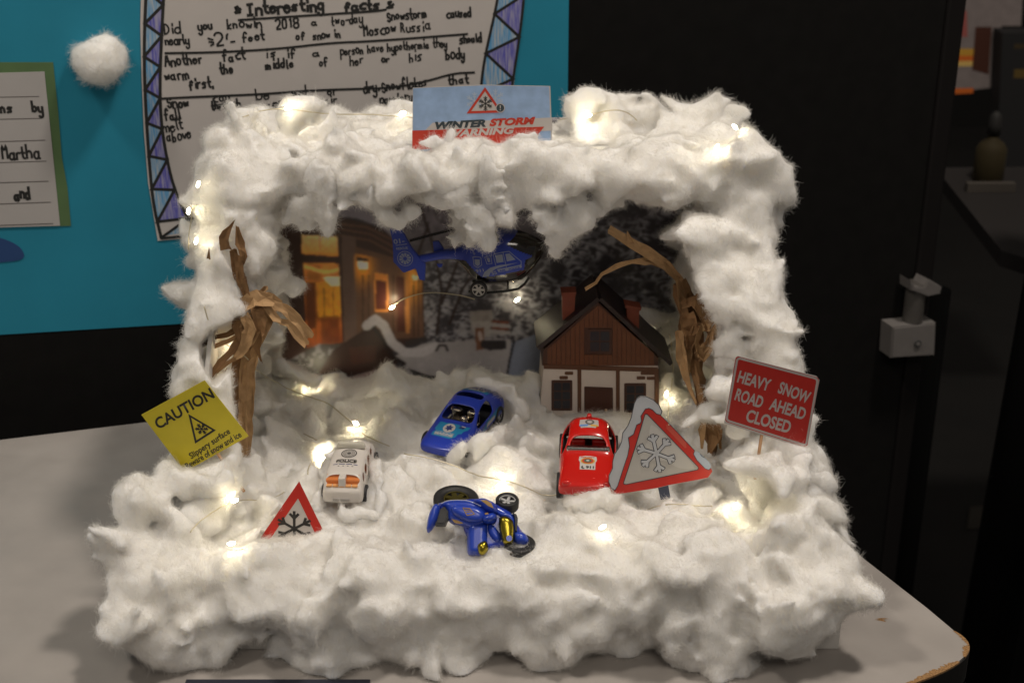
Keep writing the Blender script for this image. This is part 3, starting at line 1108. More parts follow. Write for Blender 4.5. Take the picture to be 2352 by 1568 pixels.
# ================================================================== signs
KEEP = []
M_RED = mat('print_red', (0.46, 0.022, 0.015), 0.5, var=0.05, scale=1.5, spec=0.35)
M_REDB = mat('print_red_bright', (0.50, 0.045, 0.025), 0.5, spec=0.35)
M_WH = mat('print_white', (0.50, 0.47, 0.45), 0.55, spec=0.35)
M_WHL = mat('lettering_white', (0.47, 0.42, 0.41), 0.55, spec=0.35)
M_BK = mat('print_black', (0.014, 0.013, 0.012), 0.55)
M_YEL = mat('print_yellow', (0.64, 0.53, 0.03), 0.5, var=0.04, scale=0.8, spec=0.4)
M_STICK = mat('wood_stick', (0.48, 0.28, 0.15), 0.7)


def keep_front(fr, pts, t0=-0.6, t1=7.0, grow=0.0):
    """leave the view of the card clear: a prism from the card towards the viewer"""
    poly = [fr.uv(*p) for p in pts]
    cx_ = sum(p[0] for p in poly) / len(poly)
    cy_ = sum(p[1] for p in poly) / len(poly)
    poly = [(cx_ + (u - cx_) * (1 + grow), cy_ + (v - cy_) * (1 + grow)) for u, v in poly]
    c = fr.m @ Vector((cx_, 0, cy_))
    dr = (CAM - c).normalized()
    KEEP.append((tuple(fr.o), tuple(fr.ex), tuple(fr.ez), tuple(dr), poly, t0, t1))


def fq(fr, pts):
    return [fr.uv(*p) for p in pts]


def snowflake(fr, c, r, arms, wd, off, m, parent, rot=0.0, tips=3, squash=1.0, base=0.62, tl=0.32, taper=0.5):
    cu, cv = c
    L = []
    for k in range(arms):
        a = rot + 2 * math.pi * k / arms
        d = Vector((math.cos(a), math.sin(a)))
        C = Vector((cu, cv))
        L.append([tuple(C + d * 0.02 * r), tuple(C + d * r)])
        for s_ in (-1, 1):
            a2 = a + s_ * math.radians(42)
            d2 = Vector((math.cos(a2), math.sin(a2)))
            p = C + d * r * base
            L.append([tuple(p), tuple(p + d2 * r * tl)])
            if tips > 3:
                p = C + d * r * 0.36
                L.append([tuple(p), tuple(p + d2 * r * tl * 0.8)])
    return ribbons('snowflake', L, wd, off, m, parent)


def stick(parent, p0, p1, r, m=M_STICK):
    return tube('stick', [p0, p1], r, m, parent, n=8)


def local_px(fr, px, py):
    return fr.uv(px, py)


# ---- yellow caution card
F1 = Frame((PY(450, 975, 6.8)), yaw=-4, lean=6)
s1 = thing('caution_sign', 'tilted yellow CAUTION card warning of slippery snow and ice', 'sign', matrix=F1.m)
q = fq(F1, [(325, 952), (470, 873), (571, 1001), (424, 1083)])
prism('card', q, -0.02, 0.02, M_YEL, s1)
def T(fr, par, s, a, b, hpx, m, bold=0.0, shear=0.0, sp=1.0, off=0.032, angle_px=None):
    """lettering with px ends and px cap height measured perpendicular to the baseline"""
    ua, ub = fr.uv(*a), fr.uv(*b)
    dx, dy = b[0] - a[0], b[1] - a[1]
    L = math.hypot(dx, dy)
    nx, ny = dy / L, -dx / L
    top = fr.uv(a[0] + nx * hpx, a[1] + ny * hpx)
    hh = (Vector(top) - Vector(ua)).length
    return lettering(s, ua, ub, hh, off, m, par, bold, shear, sp, up=(Vector(top) - Vector(ua)))
T(F1, s1, 'CAUTION', (364, 985), (494, 911), 25, M_BK, bold=0.028)
T(F1, s1, 'Slippery surface', (440, 1053), (530, 993), 14, M_BK, bold=0.022)
T(F1, s1, 'Beware of snow and ice', (431, 1076), (556, 1001), 14, M_BK, bold=0.022)
ribbons('warning_triangle', [fq(F1, [(436, 954), (492, 987), (450, 1014)])], 0.15, 0.035, M_BK, s1, closed=True)
snowflake(F1, F1.uv(463.5, 984), 0.44, 6, 0.075, 0.036, M_BK, s1, rot=math.radians(2), tips=4)
ua = F1.uv(490, 1030)
ub = F1.uv(560, 1130)
stick(s1, (ua[0], 0.08, ua[1]), (ub[0], 0.1, ub[1]), 0.11)

# ---- winter storm warning card
F2 = Frame(PY(1108, 320, 20.5), yaw=2, lean=-3)
s2 = thing('storm_sign', 'pale blue WINTER STORM WARNING card standing in cotton on the box roof', 'sign', matrix=F2.m)
m_sky = mat('print_pale_blue', (0.29, 0.42, 0.64), 0.55, var=0.14, scale=0.9, spec=0.35)
q = fq(F2, [(948, 202), (1110, 195), (1264, 198), (1269, 345), (947, 350)])
prism('card', q, -0.02, 0.02, M_WH, s2)
flat('blue_print', fq(F2, [(949, 203), (1110, 196.5), (1261, 199), (1266, 344), (948, 349)]), 0.026, m_sky, s2)
flat('white_band', fq(F2, [(968, 308), (994, 282), (1268, 270), (1269, 300), (968, 312)]), 0.034, M_WH, s2)
flat('red_band', fq(F2, [(947, 300), (1250, 291), (1224, 324), (947, 345)]), 0.041, M_REDB, s2)
T(F2, s2, 'WINTER', (1000, 296), (1116, 290), 16, mat('print_slate', (0.03, 0.045, 0.055), 0.5), bold=0.055, shear=0.25, off=0.05)
T(F2, s2, 'STORM', (1124, 289), (1230, 284), 16, M_REDB, bold=0.055, shear=0.25, off=0.05)
T(F2, s2, 'WARNING', (1027, 314), (1182, 306), 15, M_WH, bold=0.045, shear=0.25, off=0.05)
flat('triangle_face', fq(F2, [(1114, 206), (1076, 260), (1148, 257)]), 0.042, M_WH, s2)
ribbons('warning_triangle', [fq(F2, [(1114, 205), (1077, 258), (1149, 256)])], 0.17, 0.05, M_REDB, s2, closed=True)
snowflake(F2, F2.uv(1115, 238), 0.52, 6, 0.06, 0.055, M_BK, s2, rot=math.radians(30), tips=4)
m_pf = mat('print_faint', (0.42, 0.50, 0.62), 0.6)
snowflake(F2, F2.uv(1138, 225), 0.62, 6, 0.06, 0.036, m_pf, s2, rot=math.radians(30), tips=4)
snowflake(F2, F2.uv(1090, 232), 0.62, 6, 0.06, 0.036, m_pf, s2, rot=math.radians(30), tips=4)
cu, cv = F2.uv(1149, 248)
flat('badge', [(cu + .34 * math.cos(a), cv + .34 * math.sin(a)) for a in [k * math.pi / 12 for k in range(24)]], 0.060, M_WH, s2)
flat('badge', [(cu + .28 * math.cos(a), cv + .28 * math.sin(a)) for a in [k * math.pi / 12 for k in range(24)]], 0.066, mat('print_slate', (0.03, 0.045, 0.055), 0.5), s2)
flat('exclamation_mark', [(cu - .04, cv + .19), (cu + .04, cv + .19), (cu + .02, cv - .05), (cu - .02, cv - .05)], 0.072, M_WH, s2)
flat('exclamation_mark', [(cu - .035, cv - .10), (cu + .035, cv - .10), (cu + .035, cv - .17), (cu - .035, cv - .17)], 0.072, M_WH, s2)

# ---- red road sign
F3 = Frame(PY(1770, 930, 6.2), yaw=6, lean=4)
s3 = thing('road_closed_sign', 'tilted red HEAVY SNOW ROAD AHEAD CLOSED card on the cotton slope', 'sign', matrix=F3.m)
def rq(c, r, n=5):
    """rounded quad of px corners"""
    out_ = []
    m_ = len(c)
    for i in range(m_):
        p, a_, b_ = Vector(c[i]), Vector(c[i - 1]), Vector(c[(i + 1) % m_])
        da, db = (a_ - p).normalized() * r, (b_ - p).normalized() * r
        for k in range(n + 1):
            t = k / n
            out_.append(tuple((p + da) * (1 - t) ** 2 + p * 2 * t * (1 - t) + (p + db) * t * t))
    return out_
prism('card', fq(F3, [(1694, 817), (1876, 864), (1882, 872), (1853, 1024), (1846, 1028), (1663, 971)]), -0.02, 0.02, M_WH, s3)
flat('red_print', fq(F3, rq([(1690, 816.5), (1881.5, 867), (1853.5, 1027), (1664.5, 967)], 8)), 0.026, M_RED, s3)
ribbons('border_line', [fq(F3, rq([(1693.5, 821), (1878, 869.5), (1851, 1022), (1668, 964)], 8))], 0.15, 0.036, M_WHL, s3, closed=True)
T(F3, s3, 'HEAVY', (1692, 875.5), (1765, 897), 27, M_WHL, bold=0.03, off=0.034)
T(F3, s3, 'SNOW', (1785, 900), (1855, 925.5), 27, M_WHL, bold=0.03, off=0.034)
T(F3, s3, 'ROAD', (1686, 916), (1748, 936), 27, M_WHL, bold=0.03, off=0.034)
T(F3, s3, 'AHEAD', (1765, 938), (1846, 963), 27, M_WHL, bold=0.03, off=0.034)
T(F3, s3, 'CLOSED', (1711, 965), (1812, 993.5), 28, M_WHL, bold=0.03, off=0.034)
ua = F3.uv(1752, 990)
ub = F3.uv(1735, 1100)
stick(s3, (ua[0], 0.1, ua[1]), (ub[0], 0.1, ub[1]), 0.12)

# ---- small red triangle, front left
F4 = Frame(PY(675, 1250, 4.2), yaw=0, lean=-8)
s4 = thing('snow_warning_triangle', 'red bordered triangle with black snowflake half buried in cotton, front left', 'sign', matrix=F4.m)
prism('card', fq(F4, rq([(688, 1108), (778, 1290), (560, 1300)], 6)), -0.02, 0.02, M_WH, s4)
M_REDS = mat('print_red_warm', (0.47, 0.02, 0.012), 0.5, spec=0.35)
ap, br_, bl_ = F4.uv(686, 1124), F4.uv(764, 1283), F4.uv(572, 1290)
ribbons('red_border', [[ap, br_, bl_]], 0.60, 0.03, M_REDS, s4, closed=True)
snowflake(F4, F4.uv(676, 1213), 1.22, 6, 0.19, 0.034, M_BK, s4, rot=math.radians(88), tips=3)
ua, ub = F4.uv(672, 1270), F4.uv(672, 1330)
stick(s4, (ua[0], 0.12, ua[1]), (ub[0], 0.12, ub[1]), 0.12)

# ---- snow topped triangle on a post, front right
F5 = Frame(PY(1522, 1130, 8.3), yaw=3, lean=-4)
s5 = thing('snowy_triangle_sign', 'cut-out triangle sign with painted snow cap and outlined snowflake before the red car', 'sign', matrix=F5.m)
def c5(x, y):
    return ((1370 + x / 5.058) * 0.91875, (960 + y / 5.058) * 0.91875)
def C5(pts):
    return [F5.uv(*c5(x, y)) for x, y in pts]
snow_l = [(1425, 385), (1440, 340), (1400, 260), (1330, 195), (1240, 152), (1170, 148), (1120, 180), (1090, 240), (1070, 330), (1050, 420), (1010, 520), (945, 610), (930, 720), (895, 800), (840, 880), (818, 970), (815, 1060), (770, 1150), (768, 1230), (800, 1310), (845, 1335), (880, 1280), (960, 1030), (1005, 900),
          (1028, 780), (1015, 670), (1080, 630), (1120, 510), (1165, 490), (1180, 460), (1172, 400), (1230, 310), (1275, 300), (1320, 320), (1370, 370)]
full = [(1425, 390), (1440, 335), (1400, 258), (1330, 192), (1240, 150), (1170, 146), (1120, 178), (1088, 240), (1068, 330), (1048, 420), (1008, 520), (943, 610), (928, 720), (893, 800), (838, 880), (816, 970), (812, 1060), (768, 1150), (766, 1230), (798, 1320), (830, 1382), (900, 1388), (1375, 1312), (1520, 1275), (1900, 1205), (2025, 1180),
        (2078, 1100), (2060, 1040), (1850, 830), (1690, 660), (1560, 520)]
prism('card', C5(full), -0.025, 0.02, M_WH, s5)
flat('red_border', C5([(825, 1338), (880, 1280), (960, 1030), (1005, 900), (1028, 780), (1015, 670), (1080, 630), (1120, 510), (1165, 490), (1180, 460), (1172, 400), (1230, 310), (1275, 300), (1320, 320), (1370, 375), (1425, 392), (1560, 525), (1690, 662), (1850, 832), (1840, 870), (1880, 950), (1990, 1065), (2040, 1078), (2060, 1050), (2076, 1102), (2022, 1176), (1900, 1202), (1520, 1272), (1375, 1308), (900, 1384), (834, 1380)]), 0.027, M_RED, s5)
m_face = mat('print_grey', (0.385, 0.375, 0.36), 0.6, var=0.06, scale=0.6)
flat('sign_face', C5(smooth2d([(1240, 372), (1900, 1060), (960, 1262)], 1, True) if False else [(1225, 378), (1250, 374), (1895, 1040), (1900, 1062), (1885, 1078), (985, 1262), (958, 1256), (955, 1238), (1100, 800)]), 0.036, m_face, s5)
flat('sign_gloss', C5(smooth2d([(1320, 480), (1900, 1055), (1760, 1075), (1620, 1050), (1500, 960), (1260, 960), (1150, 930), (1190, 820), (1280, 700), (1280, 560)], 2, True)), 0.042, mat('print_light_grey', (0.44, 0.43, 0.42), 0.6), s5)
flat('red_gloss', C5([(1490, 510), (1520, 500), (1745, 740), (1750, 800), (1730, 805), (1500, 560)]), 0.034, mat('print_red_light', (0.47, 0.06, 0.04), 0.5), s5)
flat('snow_cap', C5(snow_l), 0.048, mat('painted_snow', (0.42, 0.44, 0.48), 0.6, var=0.1, scale=0.5), s5)
flat('snow_patch', C5([(1850, 842), (1900, 850), (1975, 915), (2052, 1000), (2062, 1055), (2030, 1078), (1985, 1062), (1880, 955), (1838, 880)]), 0.048, mat('painted_snow_blue', (0.36, 0.42, 0.52), 0.6), s5)
M_LINE = mat('print_outline', (0.03, 0.03, 0.045), 0.6)
ribbons('outline', [C5(snow_l)], 0.055, 0.058, M_LINE, s5, closed=True)
ribbons('outline', [C5([(1225, 378), (1250, 374), (1895, 1040), (1900, 1062), (1885, 1078), (985, 1262), (958, 1256), (955, 1238), (1100, 800)])], 0.055, 0.056, M_LINE, s5, closed=True)
ribbons('outline', [C5([(1850, 842), (1838, 880), (1880, 955), (1985, 1062), (2030, 1078), (2060, 1055)]), C5([(1922, 875), (1945, 905), (1975, 920)]), C5([(1425, 392), (1560, 525), (1690, 662), (1850, 832)])], 0.045, 0.058, M_LINE, s5)
# outlined snowflake: dark wide strokes under pale narrow ones
cc = Vector(F5.uv(*c5(1370, 870)))
arms = [(1318, 640), (1520, 700), (1590, 955), (1412, 1098), (1200, 1020), (1135, 800)]
L = []
for ax, ay in arms:
    tip = Vector(F5.uv(*c5(ax, ay)))
    d = tip - cc
    L.append([tuple(cc + d * 0.03), tuple(cc + d * 0.97)])
    for s_ in (-1, 1):
        a2 = math.atan2(d.y, d.x) + s_ * math.radians(44)
        p_ = cc + d * 0.68
        L.append([tuple(p_), tuple(p_ + Vector((math.cos(a2), math.sin(a2))) * d.length * 0.27)])
for i, (w_, o_, m_, nm) in enumerate(((0.30, 0.060, M_LINE, 'snowflake_outline'), (0.20, 0.078, mat('painted_snow_flake', (0.40, 0.42, 0.46), 0.6), 'snowflake'))):
    ribbons(nm, L, w_, o_, m_, s5)
ua = F5.uv(*c5(1455, 1290))
ub = F5.uv(*c5(1490, 1460))
prism('post', [(ua[0] - .38, ua[1]), (ua[0] + .38, ua[1] + 0.08), (ub[0] + .36, ub[1]), (ub[0] - .36, ub[1])], 0.03, 0.10, mat('slate_card', (0.045, 0.055, 0.095), 0.6), s5)

keep_front(F1, [(318, 950), (472, 862), (582, 1000), (500, 1056), (450, 1074), (421, 1084)])
keep_front(F2, [(935, 185), (1280, 185), (1280, 322), (935, 316)], -.35, 9)
keep_front(F3, [(1680, 805), (1890, 858), (1886, 880), (1860, 1030), (1830, 1030), (1740, 992), (1655, 968)])
keep_front(F4, [(688, 1100), (756, 1218), (720, 1236), (610, 1246), (584, 1240)])
keep_front(F5, [(1470, 900), (1530, 925), (1650, 1075), (1630, 1098), (1420, 1135), (1395, 1120)])
keep_front(F5, [(1495, 1080), (1550, 1080), (1540, 1132), (1505, 1136)])
# ================================================================== paper house
HF = Frame(PY(1385, 958, 23.0), yaw=1.5, lean=0)
hs = thing('paper_house', 'brown and white paper cottage with gable, two chimneys and dark windows', 'house', matrix=HF.m)
M_PLK = mat('brown_print', (0.135, 0.045, 0.016), 0.55, var=0.16, scale=0.8)
M_PLD = mat('dark_brown_print', (0.062, 0.022, 0.012), 0.55)
M_ROOF = mat('roof_print', (0.022, 0.012, 0.012), 0.5, var=0.1, scale=1)
M_HW = mat('house_white', (0.64, 0.57, 0.52), 0.6, var=0.03, scale=1)
M_BEAM = mat('beam_brown', (0.105, 0.042, 0.018), 0.55)
M_CHM = mat('chimney_brick', (0.19, 0.042, 0.02), 0.6, var=0.12, scale=2)
M_GLS = mat('print_window', (0.012, 0.014, 0.022), 0.3)
def H(x, y):
    return HF.uv((1300 + x / 2.7036) * 0.91875, (540 + y / 2.7036) * 0.91875)
def HP(pts):
    return [H(*p) for p in pts]
D = 4.6
# walls
prism('wall', HP([(160, 1010), (935, 1010), (940, 1500), (120, 1500)]), 0.0, D, M_HW, hs, bev=0.03)
prism('gable', HP([(150, 1010), (160, 905), (525, 580), (935, 960), (935, 1010)]), 0.0, D, M_PLD, hs)
# vertical boards of the gable
import itertools
L0, L1, R1 = (190, 895), (530, 600), (905, 925)
def roofy(x):
    return L0[1] + (L1[1] - L0[1]) * (x - L0[0]) / (L1[0] - L0[0]) if x < L1[0] else L1[1] + (R1[1] - L1[1]) * (x - L1[0]) / (R1[0] - L1[0])
xs = [185 + k * 31.5 for k in range(24)]
for xa, xb in zip(xs, xs[1:]):
    xb -= 4
    top_a, top_b = max(roofy(xa), 600), max(roofy(xb), 600)
    lows = 1008
    if xb > 452 and xa < 622:
        segs = [(None, 752), (935, lows)]
    else:
        segs = [(None, lows)]
    for s0, s1 in segs:
        ta = top_a if s0 is None else s0
        tb = top_b if s0 is None else s0
        if s1 - max(ta, tb) < 12:
            continue
        prism('plank', HP([(xa, ta), (xb, tb), (xb, s1), (xa, s1)]), -0.055, 0.0, M_PLK, hs)
prism('beam', HP([(160, 1000), (930, 1022), (930, 1050), (160, 1028)]), -0.09, 0.0, M_BEAM, hs)
for xa, xb in ((388, 414), (648, 674), (908, 938)):
    prism('beam', HP([(xa, 1030), (xb, 1030), (xb, 1500), (xa, 1500)]), -0.075, 0.0, M_BEAM, hs)
# bricks showing through the plaster
for x, y in ((302, 1050), (266, 1080), (815, 1050), (862, 1050), (788, 1082), (856, 1084)):
    prism('brick', HP(rq([(x, y), (x + 58, y), (x + 58, y + 21), (x, y + 21)], 8, 3)), -0.045, 0.0, M_BEAM, hs)
def window(x0, y0, x1, y1, nx_, nz_):
    prism('window', HP(rq([(x0, y0), (x1, y0), (x1, y1), (x0, y1)], 9, 3)), -0.06, 0.0, M_PLD, hs)
    wnd = hs.children[-1]
    gw_, gh_ = (x1 - x0 - 24) / nx_, (y1 - y0 - 24) / nz_
    for i in range(nx_):
        for j in range(nz_):
            a0, b0 = x0 + 12 + i * gw_, y0 + 12 + j * gh_
            prism('pane', HP(rq([(a0 + 4, b0 + 4), (a0 + gw_ - 4, b0 + 4), (a0 + gw_ - 4, b0 + gh_ - 4), (a0 + 4, b0 + gh_ - 4)], 7, 2)), -0.075, -0.061, M_GLS, wnd)
window(458, 762, 620, 926, 2, 2)
window(212, 1108, 354, 1312, 2, 3)
window(704, 1128, 852, 1325, 2, 3)
# door
prism('door', HP(rq([(434, 1150), (628, 1158), (630, 1500), (434, 1500)], 8, 3)), -0.06, 0.0, M_PLD, hs)
door = hs.children[-1]
for k in range(5):
    xa = 452 + k * 32
    prism('plank', HP([(xa, 1172), (xa + 28, 1172), (xa + 28, 1500), (xa, 1500)]), -0.085, -0.061, mat('door_brown', (0.065, 0.02, 0.012), 0.55), door)
bm = bmesh.new()
ku, kv = H(580, 1306)
bmesh.ops.create_uvsphere(bm, u_segments=12, v_segments=8, radius=0.12, matrix=Matrix.Translation((ku, -0.15, kv)))
bm_obj('knob', bm, mat('knob_cream', (0.55, 0.38, 0.25), 0.4), door, smooth=True)
# roof: two folded flaps with overhang
def roof_side(a, b, th):
    a, b = Vector(H(*a)), Vector(H(*b))
    d = (b - a).normalized()
    n = Vector((-d.y, d.x))
    if n.y < 0:
        n = -n
    prism('roof', [tuple(a), tuple(b), tuple(b + n * th), tuple(a + n * th)], -0.35, D + 0.3, M_ROOF, hs, bev=0.02)
roof_side((130, 895), (540, 560), 0.36)
roof_side((1010, 1000), (530, 560), 0.32)
# chimneys
prism('chimney', HP([(288, 545), (378, 548), (372, 690), (292, 800)]), 0.6, 1.7, M_CHM, hs, bev=0.03)
prism('chimney_cap', HP([(280, 534), (384, 530), (380, 552), (284, 556)]), 0.5, 1.8, M_CHM, hs, bev=0.02)
prism('chimney', HP([(726, 640), (812, 650), (808, 860), (730, 770)]), 0.6, 1.7, M_CHM, hs, bev=0.03)
prism('chimney_cap', HP([(714, 618), (826, 638), (818, 658), (718, 640)]), 0.5, 1.8, M_CHM, hs, bev=0.02)
# ================================================================== toy helpers
def bake(o):
    """replace an object's mesh by its evaluated one, dropping the modifiers"""
    dg = bpy.context.evaluated_depsgraph_get()
    dg.update()
    me = bpy.data.meshes.new_from_object(o.evaluated_get(dg))
    me.name = o.name
    old = o.data
    o.modifiers.clear()
    o.data = me
    bpy.data.meshes.remove(old)
    me.polygons.foreach_set('use_smooth', [True] * len(me.polygons))
    return o


def drape(o, target, axis='z', off=0.015, far=20):
    """lay flat print o (in the target's local space) onto the target surface"""
    t = target.data
    bvh = BVHTree.FromPolygons([v.co for v in t.vertices], [tuple(p.vertices) for p in t.polygons])
    bm = bmesh.new()
    bm.from_mesh(o.data)
    # fine enough to follow a curve
    for _ in range(3):
        long = [e for e in bm.edges if e.calc_length() > 0.35]
        if not long:
            break
        bmesh.ops.subdivide_edges(bm, edges=long, cuts=1)
        bmesh.ops.triangulate(bm, faces=[f for f in bm.faces if len(f.verts) > 4])
    for v in bm.verts:
        if axis == 'z':
            h = bvh.ray_cast(Vector((v.co.x, v.co.y, far)), Vector((0, 0, -1)))
            if h[0] is not None:
                v.co.z = h[0].z + off
        elif axis == 'y':
            h = bvh.ray_cast(Vector((v.co.x, -far, v.co.z)), Vector((0, 1, 0)))
            if h[0] is not None:
                v.co.y = h[0].y - off
        else:
            sgn = 1 if axis == '+x' else -1
            h = bvh.ray_cast(Vector((sgn * far, v.co.y, v.co.z)), Vector((-sgn, 0, 0)))
            if h[0] is not None:
                v.co.x = h[0].x + sgn * off
    bm.to_mesh(o.data)
    bm.free()
    return o


def top_print(name, pts, body, m, off=0.015):
    bm = bmesh.new()
    bm.faces.new([bm.verts.new((u, v, 0)) for u, v in pts])
    bm.normal_update()
    for f in list(bm.faces):
        if f.normal.z < 0:
            f.normal_flip()
    bmesh.ops.triangulate(bm, faces=bm.faces[:])
    o = bm_obj(name, bm, m, body.parent)
    return drape(o, body, 'z', off)


def top_text(s, a, b, h, body, m, off=0.03, bold=0.02, flip=False):
    """capital lettering on a roof or bonnet, baseline a..b in (x, y)"""
    o = lettering(s, a, b, h, 0, m, body.parent, bold)
    for v in o.data.vertices:
        v.co = Vector((v.co.x, v.co.z, 0))
    return drape(o, body, 'z', off)


def top_ring(c, r0, r1, body, m, off=0.02, n=28):
    V, F = [], []
    for k in range(n):
        a = 2 * math.pi * k / n
        V += [(c[0] + r0 * math.cos(a), c[1] + r0 * math.sin(a), 0), (c[0] + r1 * math.cos(a), c[1] + r1 * math.sin(a), 0)]
    for k in range(n):
        j = (k + 1) % n
        F.append((2 * k, 2 * k + 1, 2 * j + 1, 2 * j))
    return drape(mesh_obj('emblem', V, F, m, body.parent), body, 'z', off)


def circ(c, r, n=24, ry=None):
    ry = r if ry is None else ry
    return [(c[0] + r * math.cos(2 * math.pi * k / n), c[1] + ry * math.sin(2 * math.pi * k / n)) for k in range(n)]


def star(c, r, n=6, inner=0.55, rot=0.5 * math.pi):
    return [(c[0] + (r if k % 2 == 0 else r * inner) * math.cos(rot + math.pi * k / n), c[1] + (r if k % 2 == 0 else r * inner) * math.sin(rot + math.pi * k / n)) for k in range(2 * n)]


M_TYRE = mat('toy_tyre', (0.012, 0.012, 0.013), 0.55)
M_RIM = mat('toy_rim', (0.42, 0.42, 0.42), 0.4)
M_CHROME = mat('toy_chrome', (0.62, 0.58, 0.5), 0.16, metal=1.0, bump=0.4, bscale=5)
M_CHASSIS = mat('toy_chassis', (0.015, 0.015, 0.017), 0.4)


def wheel(parent, c, axis, r, wd, spokes=5, rim=None, hub=0.62):
    """tyre (own mesh) with a spoked rim as its child; axis is the outward direction"""
    A = Vector(axis).normalized()
    R = A.to_track_quat('Z', 'Y').to_matrix().to_4x4()
    M = Matrix.Translation(Vector(c)) @ R
    prof = [(r * hub, -wd / 2), (r * .93, -wd / 2), (r, -wd * .36), (r, wd * .36), (r * .93, wd / 2), (r * hub, wd / 2), (r * hub, -wd * .1)]
    n = 32
    V, F = [], []
    for k in range(n):
        a = 2 * math.pi * k / n
        V += [M @ Vector((p[0] * math.cos(a), p[0] * math.sin(a), p[1])) for p in prof]
    m_ = len(prof)
    for k in range(n):
        j = (k + 1) % n
        for i in range(m_ - 1):
            F.append((k * m_ + i, j * m_ + i, j * m_ + i + 1, k * m_ + i + 1))
    F.append([k * m_ + m_ - 1 for k in range(n)])
    t = mesh_obj('wheel', V, F, M_TYRE, parent, smooth=True)
    bm = bmesh.new()
    bmesh.ops.create_cone(bm, cap_ends=True, segments=16, radius1=r * .17, radius2=r * .14, depth=wd * .3, matrix=Matrix.Translation((0, 0, wd * .15)))
    for k in range(spokes):
        Rk = Matrix.Rotation(2 * math.pi * k / spokes, 4, 'Z')
        box(bm, r * .1, r * hub * .98, -r * .11, r * .11, wd * .02, wd * .24, 0.0, Rk)
    # outer lip
    vs0 = []
    for k in range(n):
        a = 2 * math.pi * k / n
        vs0.append([bm.verts.new((q * math.cos(a), q * math.sin(a), z)) for q, z in ((r * hub * .88, wd * .28), (r * hub * .88, wd * .34), (r * hub, wd * .34))])
    for k in range(n):
        j = (k + 1) % n
        for i in range(2):
            bm.faces.new((vs0[k][i], vs0[j][i], vs0[j][i + 1], vs0[k][i + 1]))
    bmesh.ops.transform(bm, matrix=M, verts=bm.verts)
    bm_obj('rim', bm, rim or M_RIM, t)
    return t


def car_body(parent, stations, m, windows, inset=0.16, sub=2, thick=0.10, name='body'):
    """stations: (y, [(x, z) x5 from sill to centre]); windows: list of [(station index, column), ...] groups.
    Columns run 0..7 from left sill over the roof to right sill."""
    bm = bmesh.new()
    grid = []
    for y, pts in stations:
        row = [bm.verts.new((-x, y, z)) for x, z in pts[:-1]] + [bm.verts.new((0, y, pts[-1][1]))] + [bm.verts.new((x, y, z)) for x, z in reversed(pts[:-1])]
        grid.append(row)
    F = {}
    for i in range(len(grid) - 1):
        for j in range(len(grid[0]) - 1):
            F[(i, j)] = bm.faces.new((grid[i][j], grid[i][j + 1], grid[i + 1][j + 1], grid[i + 1][j]))
    # nose and tail
    for row in (grid[0], grid[-1]):
        n = len(row)
        for k in range(n // 2 - 0):
            a, b, c, d = row[k], row[k + 1], row[n - 2 - k], row[n - 1 - k]
            q = []
            for v in (a, b, c, d):
                if v not in q:
                    q.append(v)
            if len(q) >= 3:
                try:
                    bm.faces.new(q)
                except ValueError:
                    pass
            if k + 1 >= n - 2 - k:
                break
    bmesh.ops.recalc_face_normals(bm, faces=bm.faces)
    holes = []
    cr = bm.edges.layers.float.get('crease_edge') or bm.edges.layers.float.new('crease_edge')
    for grp in windows:
        fs = [F[k] for k in grp]
        bmesh.ops.inset_region(bm, faces=fs, thickness=inset, use_even_offset=True)
        inner = [f for f in fs if f.is_valid]
        for f in inner:
            for e in f.edges:
                if any(g not in inner for g in e.link_faces):
                    e[cr] = 0.55
        holes.append(inner)
    for inner in holes:
        bmesh.ops.delete(bm, geom=inner, context='FACES')
    o = bm_obj(name, bm, m, parent, smooth=True)
    sd = o.modifiers.new('solid', 'SOLIDIFY')
    sd.thickness = thick
    sd.offset = -1
    ss = o.modifiers.new('sub', 'SUBSURF')
    ss.levels = sub
    ss.render_levels = sub
    return bake(o)


def place(root, px, py, z, yaw, pitch=0, roll=0):
    p = PZ(px, py, z)
    root.matrix_world = Matrix.Translation(p) @ Matrix.Rotation(math.radians(yaw), 4, 'Z') @ Matrix.Rotation(math.radians(pitch), 4, 'X') @ Matrix.Rotation(math.radians(roll), 4, 'Y')
    return root


def keep_box(root, c, rad):
    """leave the toy's own volume free of cotton (a box in its local axes)"""
    m = root.matrix_world
    r3 = m.to_3x3()
    a, b = rad[0], rad[1]
    k = 0.45
    poly = [(-a + k, -b), (a - k, -b), (a, -b + k), (a, b - k), (a - k, b), (-a + k, b), (-a, b - k), (-a, -b + k)]
    KEEP.append((tuple(m @ Vector(c)), tuple(r3 @ Vector((1, 0, 0))), tuple(r3 @ Vector((0, 1, 0))), tuple(r3 @ Vector((0, 0, 1))), poly, -rad[2], rad[2]))


